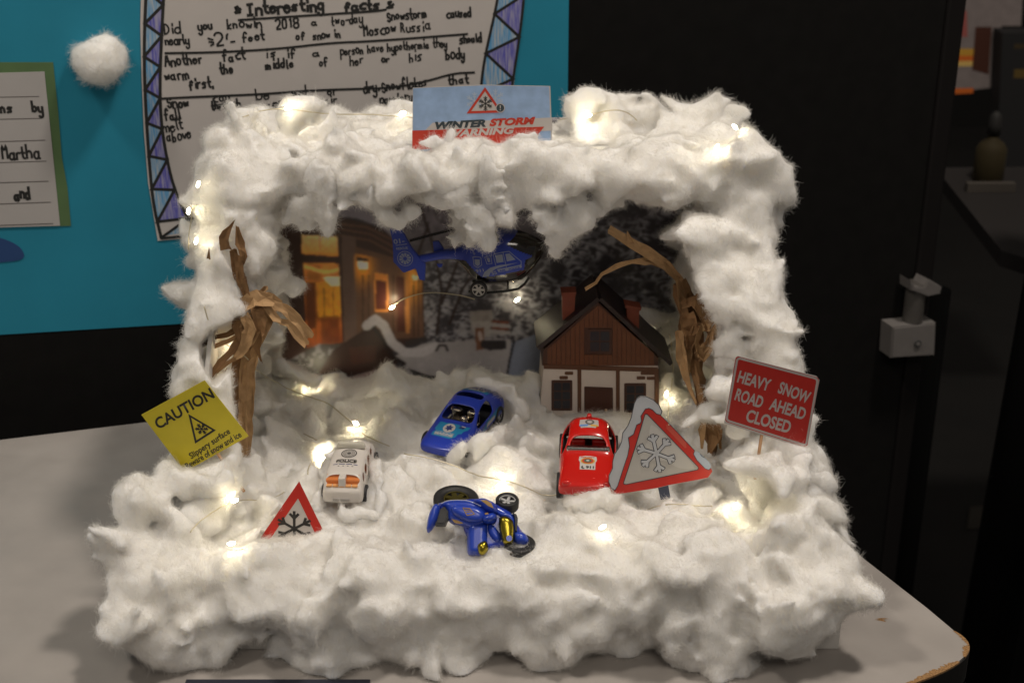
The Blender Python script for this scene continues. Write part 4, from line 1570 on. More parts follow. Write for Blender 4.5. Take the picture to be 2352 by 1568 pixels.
def pillow(name, poly, base, height, m, parent, R=0.5, step=0.13):
    """moulded plastic piece: an outline (u, v) with a rounded front face, back at local y=base, front bulging to y=base-height"""
    from mathutils.geometry import delaunay_2d_cdt
    gcx, gcy = sum(p[0] for p in poly) / len(poly), sum(p[1] for p in poly) / len(poly)
    poly = [(gcx + (p[0] - gcx) * 1.14, gcy + (p[1] - gcy) * 1.14) for p in poly]
    pts = [Vector(p) for p in smooth2d(poly, 1, True)]
    n0 = len(pts)
    X = np.array([p.x for p in pts])
    Y = np.array([p.y for p in pts])
    gx, gy = np.meshgrid(np.arange(X.min(), X.max(), step), np.arange(Y.min(), Y.max(), step))
    gx, gy = gx.ravel(), gy.ravel()
    ins = inpoly(gx, gy, [tuple(p) for p in pts])
    loop = [tuple(p) for p in pts] + [tuple(pts[0])]
    d = segdist(gx, gy, loop)
    ok = ins & (d > step * .35)
    inner = [Vector((a, b)) for a, b in zip(gx[ok], gy[ok])]
    dd = list(d[ok])
    r = delaunay_2d_cdt(pts + inner, [(i, (i + 1) % n0) for i in range(n0)], [], 1, 1e-5)
    co, faces = r[0], r[2]
    src = r[3]
    V = []
    for i, p in enumerate(co):
        k = src[i][0] if src[i] else 0
        q = 0 if k < n0 else min(1.0, dd[k - n0] / R)
        V.append((p.x, base - height * (0.35 + 0.65 * math.sqrt(max(0, 1 - (1 - q) ** 2))), p.y))
    F = [tuple(f) for f in faces]
    # side wall
    ring = []
    used = {}
    for i in range(len(co)):
        for k in src[i]:
            if k < n0:
                used[k] = i
    b0 = len(V)
    order = [used[k] for k in range(n0) if k in used]
    for i in order:
        V.append((co[i].x, base, co[i].y))
    for i in range(len(order)):
        j = (i + 1) % len(order)
        F.append((order[i], order[j], b0 + j, b0 + i))
    bm = bmesh.new()
    vs = [bm.verts.new(v) for v in V]
    for f in F:
        try:
            bm.faces.new([vs[i] for i in f])
        except ValueError:
            pass
    bmesh.ops.recalc_face_normals(bm, faces=bm.faces)
    return bm_obj(name, bm, m, parent, smooth=True)
# ================================================================== white police van
M_WPL = mat('white_plastic', (0.62, 0.585, 0.55), 0.32, spec=0.5, sss=0.3, srad=(0.1, 0.1, 0.08))
M_ORG = mat('orange_plastic', (0.62, 0.20, 0.055), 0.35, sss=0.2, srad=(0.15, 0.06, 0.02))
M_NAVY = mat('navy_print', (0.02, 0.035, 0.16), 0.5)
van = thing('toy_police_car', 'white toy police car with orange windows, half sunk in cotton', 'toy car')
place(van, 806, 1106, 6.65, -3, 0)
van.scale = (.95, 1.12, 1.0)
st = [(-3.4, [(1.45, .35), (1.50, .9), (1.42, 1.15), (.7, 1.22), (0, 1.24)]),
      (-3.15, [(1.50, .35), (1.54, 1.0), (1.44, 1.45), (.7, 1.55), (0, 1.56)]),
      (-2.55, [(1.50, .35), (1.54, 1.1), (1.36, 2.15), (.7, 2.3), (0, 2.33)]),
      (-1.6, [(1.50, .35), (1.54, 1.15), (1.33, 2.25), (.7, 2.4), (0, 2.43)]),
      (-.4, [(1.50, .35), (1.54, 1.15), (1.33, 2.25), (.7, 2.42), (0, 2.45)]),
      (.8, [(1.50, .35), (1.54, 1.15), (1.33, 2.25), (.7, 2.4), (0, 2.43)]),
      (1.9, [(1.50, .35), (1.54, 1.15), (1.30, 2.1), (.7, 2.3), (0, 2.33)]),
      (2.6, [(1.48, .35), (1.50, 1.05), (1.38, 1.6), (.7, 1.75), (0, 1.78)]),
      (3.6, [(1.40, .35), (1.42, .95), (1.2, 1.3), (.6, 1.4), (0, 1.42)])]
wins = [[(1, 2), (1, 3), (1, 4), (1, 5)]]
for i in (2, 3, 4, 5):
    wins += [[(i, 1)], [(i, 6)]]
vb = car_body(van, st, M_WPL, wins, inset=0.15)
boxo('window_glass', -1.28, 1.28, -2.95, 2.0, 0.5, 1.98, M_ORG, van, bev=0.12)
prism('window_glass', [(-2.98, 1.3), (-2.9, 1.42), (-2.55, 2.12), (-2.2, 2.12), (-2.2, 1.3)], -1.2, 1.2, M_ORG, van, axis='x')
boxo('centre_pillar', -.26, .26, -3.2, -2.6, 1.55, 2.24, M_WPL, van, bev=0.05, M=Matrix.Translation((0, -.02, 0)))
for k in range(5):
    boxo('seat_edge', -1.2 + k * .48, -1.2 + k * .48 + .44, -3.22, -2.95, 1.50, 1.66, mat('pale_orange_plastic', (0.72, 0.36, 0.14), 0.4), van, bev=0.05)
boxo('number_plate', -.7, .55, -3.46, -3.36, .55, .75, mat('plate_grey', (0.35, 0.33, 0.31), 0.5), van, bev=0.02)
for sx in (-1, 1):
    for yy in (-2.2, 2.3):
        wheel(van, (sx * 1.5, yy, .45), (sx, 0, 0), .62, .4)
top_ring((0, -.15), .52, .60, vb, M_BK)
top_ring((0, -.15), .40, .44, vb, mat('print_grey_dark', (0.09, 0.085, 0.08), 0.6))
top_ring((0, -.15), .0001, .16, vb, mat('print_grey_dark', (0.09, 0.085, 0.08), 0.6), n=12)
for k in range(20):
    a = 2 * math.pi * k / 20
    c_, s_ = math.cos(a), math.sin(a)
    top_print('emblem', [(c_ * .2 - s_ * .012, -.15 + s_ * .2 + c_ * .012), (c_ * .38 - s_ * .018, -.15 + s_ * .38 + c_ * .018), (c_ * .38 + s_ * .018, -.15 + s_ * .38 - c_ * .018), (c_ * .2 + s_ * .012, -.15 + s_ * .2 - c_ * .012)], vb, mat('print_grey_dark', (0.09, 0.085, 0.08), 0.6), 0.02)
top_text('POLICE', (-.78, -1.33), (.78, -1.33), .30, vb, M_BK, bold=0.04)
for yy, t in ((-.97, .03), (-1.40, .03)):
    top_print('print_line', [(-.7, yy), (.7, yy), (.7, yy + t), (-.7, yy + t)], vb, M_BK, .02)
for a_, b_ in ((-.95, -.6), (-.5, -.05), (.05, .5), (.6, .9)):
    top_print('print_line', [(a_, -1.62), (b_, -1.62), (b_, -1.55), (a_, -1.55)], vb, M_NAVY, .02)
for xx in (-.55, -.2, .15, .5):
    top_print('print_line', [(xx, -1.86), (xx + .12, -1.86), (xx + .12, -1.79), (xx, -1.79)], vb, mat('print_grey_dark', (0.09, 0.085, 0.08), 0.6), .02)
for a_, b_ in ((-.95, -.6), (-.5, -.05)):
    top_print('print_line', [(a_, 1.55), (b_, 1.55), (b_, 1.63), (a_, 1.63)], vb, M_NAVY, .02)
top_ring((0, 2.05), .34, .40, vb, mat('print_grey_dark', (0.09, 0.085, 0.08), 0.6))
# light bar dome
prism('light_bar', [(-1.1, 2.42), (-1.05, 2.66), (-.9, 2.78), (.9, 2.78), (1.05, 2.66), (1.1, 2.42)], .55, .95, mat('clear_plastic', (0.55, 0.53, 0.46), 0.15, coat=0.4), van, bev=.05)
keep_box(van, (0, 0, 3.15), (1.6, 4.0, 2.0))

# ================================================================== blue police car
M_BLUE = mat('blue_plastic', (0.018, 0.045, 0.40), 0.28, coat=0.35, spec=0.5)
M_CYAN = mat('cyan_print', (0.012, 0.21, 0.42), 0.45)
bc = thing('toy_blue_car', 'blue toy car with cyan MARINE bonnet sticker resting in cotton below the picture', 'toy car')
place(bc, 1064, 996, 7.0, -25, 7)
bc.scale = (1.1, 1.1, 1.1)
st = [(-3.7, [(1.35, .45), (1.45, .75), (1.3, .98), (.6, 1.02), (0, 1.04)]),
      (-3.3, [(1.70, .42), (1.74, .95), (1.45, 1.18), (.7, 1.22), (0, 1.24)]),
      (-1.9, [(1.74, .42), (1.78, 1.05), (1.50, 1.38), (.7, 1.45), (0, 1.47)]),
      (-1.0, [(1.74, .42), (1.78, 1.12), (1.48, 1.52), (.7, 1.60), (0, 1.62)]),
      (.35, [(1.74, .42), (1.78, 1.18), (1.18, 2.22), (.6, 2.34), (0, 2.37)]),
      (1.0, [(1.74, .42), (1.78, 1.2), (1.18, 2.3), (.6, 2.44), (0, 2.47)]),
      (1.9, [(1.74, .42), (1.78, 1.22), (1.16, 2.3), (.6, 2.44), (0, 2.47)]),
      (2.6, [(1.76, .42), (1.80, 1.25), (1.20, 2.1), (.6, 2.2), (0, 2.22)]),
      (3.3, [(1.74, .42), (1.78, 1.25), (1.40, 1.65), (.7, 1.75), (0, 1.77)]),
      (3.9, [(1.5, .5), (1.55, 1.1), (1.3, 1.5), (.6, 1.6), (0, 1.62)])]
wins = [[(3, 2), (3, 3), (3, 4), (3, 5)], [(5, 2), (5, 3), (5, 4), (5, 5)], [(3, 1), (4, 1), (5, 1)], [(3, 6), (4, 6), (5, 6)]]
bb = car_body(bc, st, M_BLUE, wins, inset=0.12)
boxo('floor_pan', -1.5, 1.5, -3.2, 3.4, .3, .55, M_CHASSIS, bc, bev=.05)
boxo('dashboard', -1.35, 1.35, -.95, -.35, .9, 1.42, M_CHROME, bc, bev=.12)
for sx in (-.65, .65):
    boxo('seat', sx - .45, sx + .45, .35, .75, .6, 1.75, M_CHROME, bc, bev=.15)
    boxo('seat', sx - .45, sx + .45, -.3, .5, .55, .85, M_CHROME, bc, bev=.12)
bm = bmesh.new()
bmesh.ops.create_uvsphere(bm, u_segments=14, v_segments=10, radius=.3, matrix=Matrix.Translation((.15, .0, 1.25)))
bm_obj('steering_boss', bm, M_CHROME, bc, smooth=True)
for sx in (-1, 1):
    for yy in (-2.3, 2.4):
        wheel(bc, (sx * 1.6, yy, .5), (sx, 0, 0), .68, .42)
top_print('bonnet_sticker', [(-1.05, -1.2), (-.55, -1.25), (.45, -1.2), (.5, -1.32), (1.3, -1.2), (1.22, -1.5), (1.0, -1.75), (.95, -2.0), (.75, -2.1), (.7, -2.45), (.35, -2.72), (-1.12, -2.62), (-1.12, -2.25), (-.95, -2.1), (-1.15, -1.95)], bb, M_CYAN, .014)
top_print('emblem', circ((-.12, -1.72), .44), bb, M_WH, .026)
top_print('emblem', star((-.12, -1.72), .34, 6), bb, M_NAVY, .038)
top_text('MARINE', (-.92, -2.48), (.5, -2.48), .22, bb, M_WH, off=.03, bold=.035)
for yy in (-2.55, -2.20):
    top_print('print_line', [(-.92, yy), (.5, yy), (.5, yy + .03), (-.92, yy + .03)], bb, M_WH, .03)
top_print('print_line', [(.62, -1.35), (.95, -1.35), (.88, -1.55), (.5, -1.55)], bb, M_NAVY, .028)
top_print('print_line', [(.66, -1.28), (.98, -1.28), (.98, -1.35), (.66, -1.35)], bb, M_WH, .03)
top_print('roof_sticker', [(-1.0, 2.05), (1.0, 2.05), (1.0, 2.75), (-1.0, 2.75)], bb, M_CYAN, .014)
top_print('roof_sticker', rq([(-.6, 2.2), (.75, 2.2), (.75, 2.65), (-.6, 2.65)], .12, 3), bb, M_WH, .028)
top_print('emblem', [(-.02, 2.3), (.08, 2.3), (.08, 2.58), (-.02, 2.58)], bb, M_BK, .04)
top_print('emblem', circ((.38, 2.44), .17), bb, M_BK, .04)
def side_print(name, pts, body, m, off=.015):
    bm = bmesh.new()
    bm.faces.new([bm.verts.new((3, u, v)) for u, v in pts])
    bmesh.ops.triangulate(bm, faces=bm.faces[:])
    return drape(bm_obj(name, bm, m, body.parent), body, '+x', off)
side_print('side_sticker', [(-.6, .7), (2.6, .8), (2.6, 1.2), (.5, 1.2)], bb, M_CYAN)
side_print('side_sticker', rq([(.2, .75), (1.6, .78), (1.6, 1.05), (.4, 1.05)], .08, 2), bb, M_WH, .028)
keep_box(bc, (0, .3, 2.85), (2.0, 3.9, 1.75))

# ================================================================== red fire car
M_REDP = mat('red_plastic', (0.52, 0.009, 0.006), 0.2, coat=0.5, spec=0.5)
rc = thing('toy_fire_car', 'glossy red toy fire car with shield sticker and chrome dashboard facing forward', 'toy car')
place(rc, 1350, 1082, 6.9, -4, 5)
st = [(-4.2, [(1.9, .6), (1.98, 1.0), (1.7, 1.35), (.8, 1.45), (0, 1.47)]),
      (-3.7, [(2.05, .5), (2.12, 1.15), (1.85, 1.55), (.8, 1.62), (0, 1.62)]),
      (-2.6, [(2.08, .5), (2.15, 1.25), (1.75, 1.85), (1.1, 1.72), (0, 1.78)]),
      (-1.2, [(2.08, .5), (2.12, 1.35), (1.72, 1.95), (1.0, 1.95), (0, 2.0)]),
      (-.7, [(2.08, .5), (2.12, 1.4), (1.72, 2.05), (.9, 2.12), (0, 2.15)]),
      (.45, [(2.06, .5), (2.10, 1.45), (1.38, 2.85), (.75, 3.05), (0, 3.1)]),
      (1.4, [(2.06, .5), (2.10, 1.5), (1.35, 3.05), (.75, 3.3), (0, 3.36)]),
      (2.6, [(2.06, .5), (2.10, 1.5), (1.35, 2.95), (.75, 3.2), (0, 3.26)]),
      (3.4, [(2.02, .5), (2.06, 1.45), (1.35, 2.4), (.75, 2.6), (0, 2.65)]),
      (4.2, [(1.8, .6), (1.85, 1.3), (1.3, 1.8), (.7, 1.9), (0, 1.95)])]
wins = [[(4, 2), (4, 3), (4, 4), (4, 5)], [(4, 1), (5, 1), (6, 1)], [(4, 6), (5, 6), (6, 6)]]
rb = car_body(rc, st, M_REDP, wins, inset=0.2)
M_CHR2 = mat('toy_silver', (0.5, 0.5, 0.49), 0.18, metal=1.0, bump=0.3, bscale=4)
boxo('floor_pan', -1.8, 1.8, -3.6, 3.7, .35, .6, M_CHASSIS, rc, bev=.05)
boxo('dashboard', -1.6, 1.6, -.62, -.05, 1.5, 2.38, M_CHR2, rc, bev=.14)
for sx in (-.75, .75):
    boxo('seat', sx - .5, sx + .5, .6, 1.0, .8, 2.3, mat('dark_red_plastic', (0.3, 0.01, 0.008), 0.25, coat=.4), rc, bev=.15)
for sx in (-1, 1):
    for yy in (-2.7, 2.6):
        wheel(rc, (sx * 1.95, yy, .5), (sx, 0, 0), .95, .5)
    bm = bmesh.new()
    bmesh.ops.create_uvsphere(bm, u_segments=16, v_segments=10, radius=.34, matrix=Matrix.Translation((sx * 1.45, -3.85, 1.42)) @ Matrix.Diagonal((1, .6, .8, 1)))
    bm_obj('headlight', bm, M_REDP, rc, smooth=True)
bm = bmesh.new()
cyl(bm, (0, 2.3, 3.2), (0, 2.3, 3.55), .22, .16, n=16)
bm_obj('beacon', bm, M_REDP, rc, smooth=True)
top_print('bonnet_sticker', [(-.62, -1.15), (-.2, -1.08), (.2, -1.08), (.62, -1.15), (.66, -1.5), (.56, -1.75), (.56, -2.5), (-.56, -2.5), (-.56, -1.75), (-.66, -1.5)], rb, M_WH, .016)
top_print('emblem', circ((0, -1.6), .52, 24, .33), rb, mat('gold_print', (0.55, 0.30, 0.03), .5), .03)
top_print('emblem', circ((0, -1.6), .42, 24, .26), rb, M_REDB, .04)
top_print('emblem', circ((0, -1.6), .28, 20, .18), rb, mat('green_print', (0.05, 0.12, 0.07), .5), .05)
top_print('emblem', circ((0, -1.6), .12, 14, .08), rb, M_WH, .06)
top_text('FIRE DEPT', (-.5, -1.29), (.5, -1.29), .10, rb, M_REDB, off=.05, bold=.03)
top_text('911', (-.12, -2.38), (.46, -2.38), .26, rb, M_BK, off=.03, bold=.05)
top_print('handset_mark', [(-.42, -2.15), (-.32, -2.12), (-.34, -2.2), (-.34, -2.3), (-.24, -2.36), (-.2, -2.42), (-.34, -2.44), (-.44, -2.36), (-.47, -2.24)], rb, M_BK, .03)
top_print('roof_sticker', [(-.62, .95), (.5, .95), (.56, 1.15), (.72, 1.2), (.68, 2.0), (-.68, 2.0), (-.72, 1.2), (-.6, 1.15)], rb, mat('sticker_grey', (0.40, 0.37, 0.36), .5), .016)
top_ring((.05, 1.62), .20, .34, rb, mat('print_grey_dark', (0.09, 0.085, 0.08), 0.6), .03)
top_print('emblem', [(-.7, 1.1), (-.1, 1.1), (-.05, 1.28), (-.65, 1.3)], rb, mat('sky_print', (0.10, 0.22, 0.5), .5), .03)
top_print('emblem', [(.1, 1.1), (.68, 1.12), (.68, 1.3), (.15, 1.28)], rb, mat('gold_print', (0.55, 0.30, 0.03), .5), .03)
top_print('emblem', [(-.3, .97), (.48, .97), (.48, 1.07), (-.3, 1.07)], rb, M_WH, .04)
keep_box(rc, (0, .7, 3.7), (2.2, 4.2, 2.4))

# ================================================================== blue motorcycle toy lying on its side
def Bp(x, y):
    return ((1040 + x / 7.127) * 0.91875, (1210 + y / 7.127) * 0.91875)
FB = Frame(PZ(*Bp(1100, 700), 8.3), yaw=0, lean=-38)
mb = thing('toy_motorcycle', 'blue and gold toy motorcycle lying on its side in the cotton', 'toy motorcycle', matrix=FB.m)
def BQ(pts):
    return [FB.uv(*Bp(x, y)) for x, y in pts]
M_GOLD = mat('gold_chrome', (0.36, 0.29, 0.035), 0.28, metal=1.0, bump=0.25, bscale=4)
M_BLUE2 = mat('blue_plastic_bright', (0.018, 0.055, 0.42), 0.3, coat=0.15)
M_GOLDP = mat('gold_stencil', (0.30, 0.17, 0.03), 0.4)
inv = FB.m.inverted()
def loc3(px, py, z):
    return inv @ PZ(*Bp(px, py), z)
upv = inv.to_3x3() @ Vector((0.05, -0.12, 1))
w1 = wheel(mb, loc3(715, 290, 7.9), upv, 1.6, .5, spokes=7, rim=mat('dull_gold_rim', (0.10, 0.085, 0.02), 0.35, metal=.6), hub=.56)
w2 = wheel(mb, loc3(1625, 335, 9.0), upv, .80, .75, spokes=5, hub=.72)
w3 = wheel(mb, loc3(1850, 1090, 7.3), upv, 1.05, .5, spokes=5, hub=.5)
pillow('hull', BQ([(440, 390), (700, 330), (1000, 310), (1250, 300), (1430, 400), (1680, 540), (1760, 760), (1950, 950), (1960, 1070), (1700, 1080), (1330, 1120), (1180, 1240), (970, 1200), (960, 820), (620, 640)]), .7, 1.0, M_BLUE, mb, R=.4)
pillow('rear_guard', BQ([(340, 370), (430, 430), (400, 620), (250, 840), (200, 815), (215, 640), (270, 470)]), 0.1, 1.0, M_BLUE2, mb, R=.38)
pillow('hub_cover', BQ([(560, 300), (720, 330), (900, 290), (960, 360), (700, 420), (560, 390)]), 0.2, 0.7, M_BLUE2, mb, R=.38)
pillow('body_shell', BQ([(450, 380), (560, 330), (760, 310), (950, 320), (1150, 400), (1260, 520), (1240, 700), (980, 800), (900, 760), (720, 680), (600, 640), (590, 470)]), 0.5, 1.4, M_BLUE2, mb, R=.38)
pillow('tank', BQ([(690, 420), (900, 425), (1090, 460), (1210, 560), (1160, 690), (1000, 700), (820, 640), (660, 540)]), -0.85, 0.5, M_BLUE2, mb, R=.38)
pillow('fairing', BQ([(1020, 330), (1150, 275), (1260, 285), (1420, 370), (1440, 480), (1420, 560), (1250, 520), (1150, 420)]), 0.2, 1.5, M_BLUE2, mb, R=.38)
pillow('headlamp_cowl', BQ([(1170, 640), (1260, 560), (1400, 540), (1440, 640), (1380, 710), (1230, 720)]), -0.4, 1.0, M_BLUE2, mb, R=.38)
pillow('frame_arm', BQ([(940, 790), (1000, 720), (1220, 730), (1280, 760), (1260, 1030), (1290, 1180), (1180, 1260), (960, 1230), (930, 1160)]), 0.4, 1.2, M_BLUE2, mb, R=.38)
pillow('frame_arm', BQ([(1270, 720), (1380, 720), (1520, 900), (1520, 1040), (1400, 1040), (1280, 900)]), 0.3, 0.9, M_BLUE2, mb, R=.38)
pillow('fork', BQ([(1400, 480), (1640, 510), (1770, 580), (1790, 760), (1770, 930), (1690, 930), (1660, 650), (1480, 620)]), 0.5, 1.1, M_BLUE2, mb, R=.38)
pillow('hub_cover', BQ([(1740, 870), (1870, 850), (1980, 930), (2000, 1080), (1760, 1070)]), 0.1, 1.0, M_BLUE2, mb, R=.38)
pillow('tailpipe', BQ([(1480, 660), (1560, 610), (1660, 640), (1730, 720), (1735, 1060), (1570, 1060), (1530, 960)]), -0.55, 0.6, M_GOLD, mb, R=.38)
pillow('tailpipe', BQ([(1095, 1120), (1150, 1060), (1255, 1035), (1290, 1180), (1200, 1275), (1130, 1250)]), -0.5, 0.65, M_GOLD, mb, R=.38)
c_ = FB.uv(*Bp(1660, 1000))
bm = bmesh.new()
bmesh.ops.create_cone(bm, cap_ends=True, segments=18, radius1=.2, radius2=.2, depth=.1, matrix=Matrix.Translation((c_[0], -1.2, c_[1])) @ Matrix.Rotation(math.pi / 2, 4, 'X'))
bm_obj('pipe_cap', bm, M_BLUE2, mb, smooth=False)
prism('engine', BQ([(400, 480), (520, 400), (610, 470), (590, 600), (520, 740), (350, 740), (360, 620)]), -.5, .6, M_CHASSIS, mb, bev=.12)
prism('engine', BQ([(1240, 760), (1400, 760), (1560, 900), (1700, 1000), (1700, 1120), (1260, 1140)]), -.1, .6, M_CHASSIS, mb, bev=.1)
prism('gear', BQ([(1720, 520), (1790, 560), (1815, 630), (1800, 850), (1770, 850), (1760, 600)]), -.7, .5, M_CHASSIS, mb, bev=.05)
ribbons('gold_trim', [BQ([(850, 470), (970, 480), (1050, 580), (920, 605), (850, 470)]), BQ([(900, 545), (1010, 535)]), BQ([(875, 510), (985, 505)])], .05, 1.372, M_GOLDP, mb)
flat('gold_trim', BQ([(1150, 330), (1260, 330), (1350, 390), (1390, 480), (1300, 440), (1220, 380)]), 1.315, M_GOLDP, mb)
flat('gold_trim', BQ([(1230, 565), (1290, 555), (1300, 585), (1240, 595)]), 1.415, M_GOLDP, mb)
ribbons('edge_line', [BQ(smooth2d([(460, 380), (560, 325), (760, 315), (950, 325), (1160, 420)], 2))], .05, .93, mat('pale_edge', (0.35, 0.38, 0.5), .3), mb)
flat('gold_trim', BQ([(640, 650), (740, 670), (850, 720), (800, 740), (700, 720)]), .93, M_GOLDP, mb)

# ================================================================== toy helicopter hanging from the roof
def Cp(x, y):
    return ((960 + x / 5.6) * 0.91875, (550 + y / 5.6) * 0.91875)
FH = Frame(PY(1100, 600, 21.5), yaw=-6, lean=0)
hel = thing('toy_helicopter', 'blue and black toy police helicopter hanging under the cotton roof', 'toy helicopter', matrix=FH.m)
def CQ(pts):
    return [FH.uv(*Cp(x, y)) for x, y in pts]
M_HB = mat('heli_blue', (0.010, 0.035, 0.33), 0.33, coat=0.3)
M_HK = mat('heli_black', (0.008, 0.007, 0.006), 0.16, coat=0.4)
M_HP = mat('heli_print', (0.22, 0.25, 0.33), 0.5)
ST = [(2245, 330, 420, .08), (2215, 300, 500, .5), (2130, 250, 620, .95), (2020, 205, 740, 1.25), (1900, 170, 815, 1.45), (1750, 145, 850, 1.6), (1600, 125, 865, 1.65), (1450, 115, 870, 1.6), (1320, 130, 840, 1.5), (1220, 190, 760, 1.25), (1140, 300, 660, .95), (1040, 370, 560, .7), (940, 400, 535, .5), (800, 430, 545, .38), (650, 465, 570, .3), (520, 490, 600, .25), (470, 500, 600, .2)]
xs_ = np.array([s[0] for s in ST][::-1], float)
X_ = np.linspace(470, 2245, 240)
top_ = np.interp(X_, xs_, [s[1] for s in ST][::-1])
bot_ = np.interp(X_, xs_, [s[2] for s in ST][::-1])
wid_ = np.interp(X_, xs_, [s[3] for s in ST][::-1])
ker = np.array([1, 2, 3, 2, 1]) / 9
def smt(a):
    return np.convolve(np.pad(a, 2, 'edge'), ker, 'valid')
top_, bot_, wid_ = smt(top_), smt(bot_), smt(wid_)
NR = 104
GV, GC = [], []
for x, t, b, w_ in zip(X_, top_, bot_, wid_):
    u, vt = FH.uv(*Cp(x, t))
    _, vb_ = FH.uv(*Cp(x, b))
    zc, hz = (vt + vb_) / 2, (vt - vb_) / 2
    for k in range(NR):
        a = 2 * math.pi * k / NR
        ca, sa = math.cos(a), math.sin(a)
        e_ = 0.72
        yy = -abs(ca) ** e_ * math.copysign(1, ca) * w_
        zz = abs(sa) ** e_ * math.copysign(1, sa) * hz
        GV.append((u, yy, zc + zz))
        GC.append((x, t + (b - t) * (1 - zz / hz) / 2))
line = [(470, 600), (620, 575), (1000, 512), (1160, 500), (1400, 712), (1985, 612), (2000, 485), (2120, 440), (2250, 395)]
def below(x, y):
    return y > np.interp(x, [p[0] for p in line], [p[1] for p in line])
wscr = [(1740, 262), (1880, 150), (2260, 250), (2260, 392), (2110, 442)]
FF = {0: [], 1: [], 2: []}
for i in range(len(X_) - 1):
    for k in range(NR):
        j = (k + 1) % NR
        q4 = (i * NR + k, i * NR + j, (i + 1) * NR + j, (i + 1) * NR + k)
        cx_ = sum(GC[q][0] for q in q4) / 4
        cy_ = sum(GC[q][1] for q in q4) / 4
        c = 0
        if below(cx_, cy_):
            c = 1
        elif inpoly(np.array([cx_]), np.array([cy_]), wscr)[0]:
            c = 2
        FF[c].append(q4)
for c, nm, m_ in ((0, 'fuselage', M_HB), (1, 'belly', M_HK), (2, 'windscreen', M_HK)):
    used = sorted({v for f in FF[c] for v in f})
    mp_ = {v: i for i, v in enumerate(used)}
    o = mesh_obj(nm, [GV[v] for v in used], [tuple(mp_[v] for v in f) for f in FF[c]], m_, hel, smooth=True)
    if c == 0:
        fus = o
full_f = type('T', (), {})()
def hel_print(name, pts, off=.02, m=None):
    o = flat(name, CQ(pts), 0, m or M_HP, hel)
    return drape(o, fus, 'y', off)
def hel_text(s, a, b, hpx, off=.03, bold=.02, m=None):
    ua, ub = FH.uv(*Cp(*a)), FH.uv(*Cp(*b))
    hh = FH.uv(*Cp(a[0], a[1] - hpx))[1] - ua[1]
    o = lettering(s, ua, ub, hh, 0, m or M_HP, hel, bold)
    return drape(o, fus, 'y', off)
hel_print('side_window', [(1590, 392), (1690, 380), (1708, 485), (1612, 498)])
hel_print('side_window', [(1730, 378), (1785, 372), (1872, 462), (1752, 480)])
hel_print('side_window', [(1470, 432), (1512, 426), (1524, 484), (1494, 490)])
def hel_line(pts, w_=.05, off=.02):
    V, F = [], []
    ribbon_into(V, F, CQ(pts), w_, 0)
    return drape(mesh_obj('print_line', V, F, M_HP, hel), fus, 'y', off)
hel_line([(1600, 530), (1562, 380), (1700, 352), (1780, 345), (1945, 490), (1945, 545)])
hel_line([(1700, 360), (1745, 555)])
hel_line([(1445, 420), (1530, 400), (1548, 505), (1478, 515), (1445, 420)])
hel_line([(1278, 430), (1335, 420), (1392, 428), (1405, 530), (1350, 572), (1295, 545), (1278, 430)])
hel_print('badge', [(1302, 460), (1375, 455), (1380, 525), (1348, 550), (1310, 530)])
hel_print('swoosh', [(1410, 705), (1440, 630), (1520, 565), (1640, 530), (1900, 505), (1720, 545), (1600, 580), (1530, 630), (1500, 690)], .018)
hel_print('print_panel', [(1615, 585), (1950, 535), (1952, 578), (1640, 630)], .02)
hel_text('POLICE', (1780, 605), (1930, 580), 26, .04, .03, M_HB)
hel_text('AIR', (1650, 622), (1740, 608), 26, .04, .03, M_HB)
hel_text('911', (1325, 640), (1435, 618), 42)
hel_text('0', (1285, 398), (1312, 396), 34)
hel_text('SS', (1545, 665), (1620, 650), 45)
# fin
M_ft = .14
prism('tail_fin', CQ([(92, 112), (120, 104), (240, 108), (300, 205), (400, 385), (480, 480), (590, 600), (578, 832), (505, 822), (452, 662), (295, 720), (270, 714), (205, 640), (140, 572), (130, 300)]), -.28, .02, M_HB, hel, bev=.05)
prism('stabiliser', CQ([(675, 322), (755, 312), (832, 430), (690, 462)]), .25, .5, M_HB, hel, bev=.04)
prism('stabiliser', CQ([(750, 590), (832, 590), (820, 632), (780, 636)]), -.5, -.25, M_HB, hel, bev=.04)
def fin_text(s, a, b, hpx, bold=.02):
    ua, ub = FH.uv(*Cp(*a)), FH.uv(*Cp(*b))
    hh = FH.uv(*Cp(a[0], a[1] - hpx))[1] - ua[1]
    lettering(s, ua, ub, hh, .30, M_HP, hel, bold)
fin_text('01-', (150, 318), (300, 300), 66, .03)
fin_text('RESCUE', (185, 400), (345, 386), 32, .03)
ribbons('print_line', [CQ([(178, 338), (325, 318)])], .05, .30, M_HP, hel)
cu, cv = FH.uv(*Cp(305, 522))
rr = FH.uv(*Cp(410, 522))[0] - cu
ribbons('emblem', [circ((cu, cv), rr, 32)], .05, .30, M_HP, hel, closed=True)
V, F = [], []
n = 40
for k in range(n):
    a = 2 * math.pi * k / n
    V += [(cu + rr * .26 * math.cos(a), -.298, cv + rr * .26 * math.sin(a)), (cu + rr * .78 * math.cos(a), -.298, cv + rr * .78 * math.sin(a))]
for k in range(0, n):
    if k % 4 == 3:
        continue
    j = (k + 1) % n
    F.append((2 * k, 2 * k + 1, 2 * j + 1, 2 * j))
mesh_obj('emblem', V, F, M_HP, hel)
CQ_px = [(890, 505), (960, 490), (1250, 520), (1262, 600), (1220, 665), (1080, 675), (960, 650), (895, 600)]
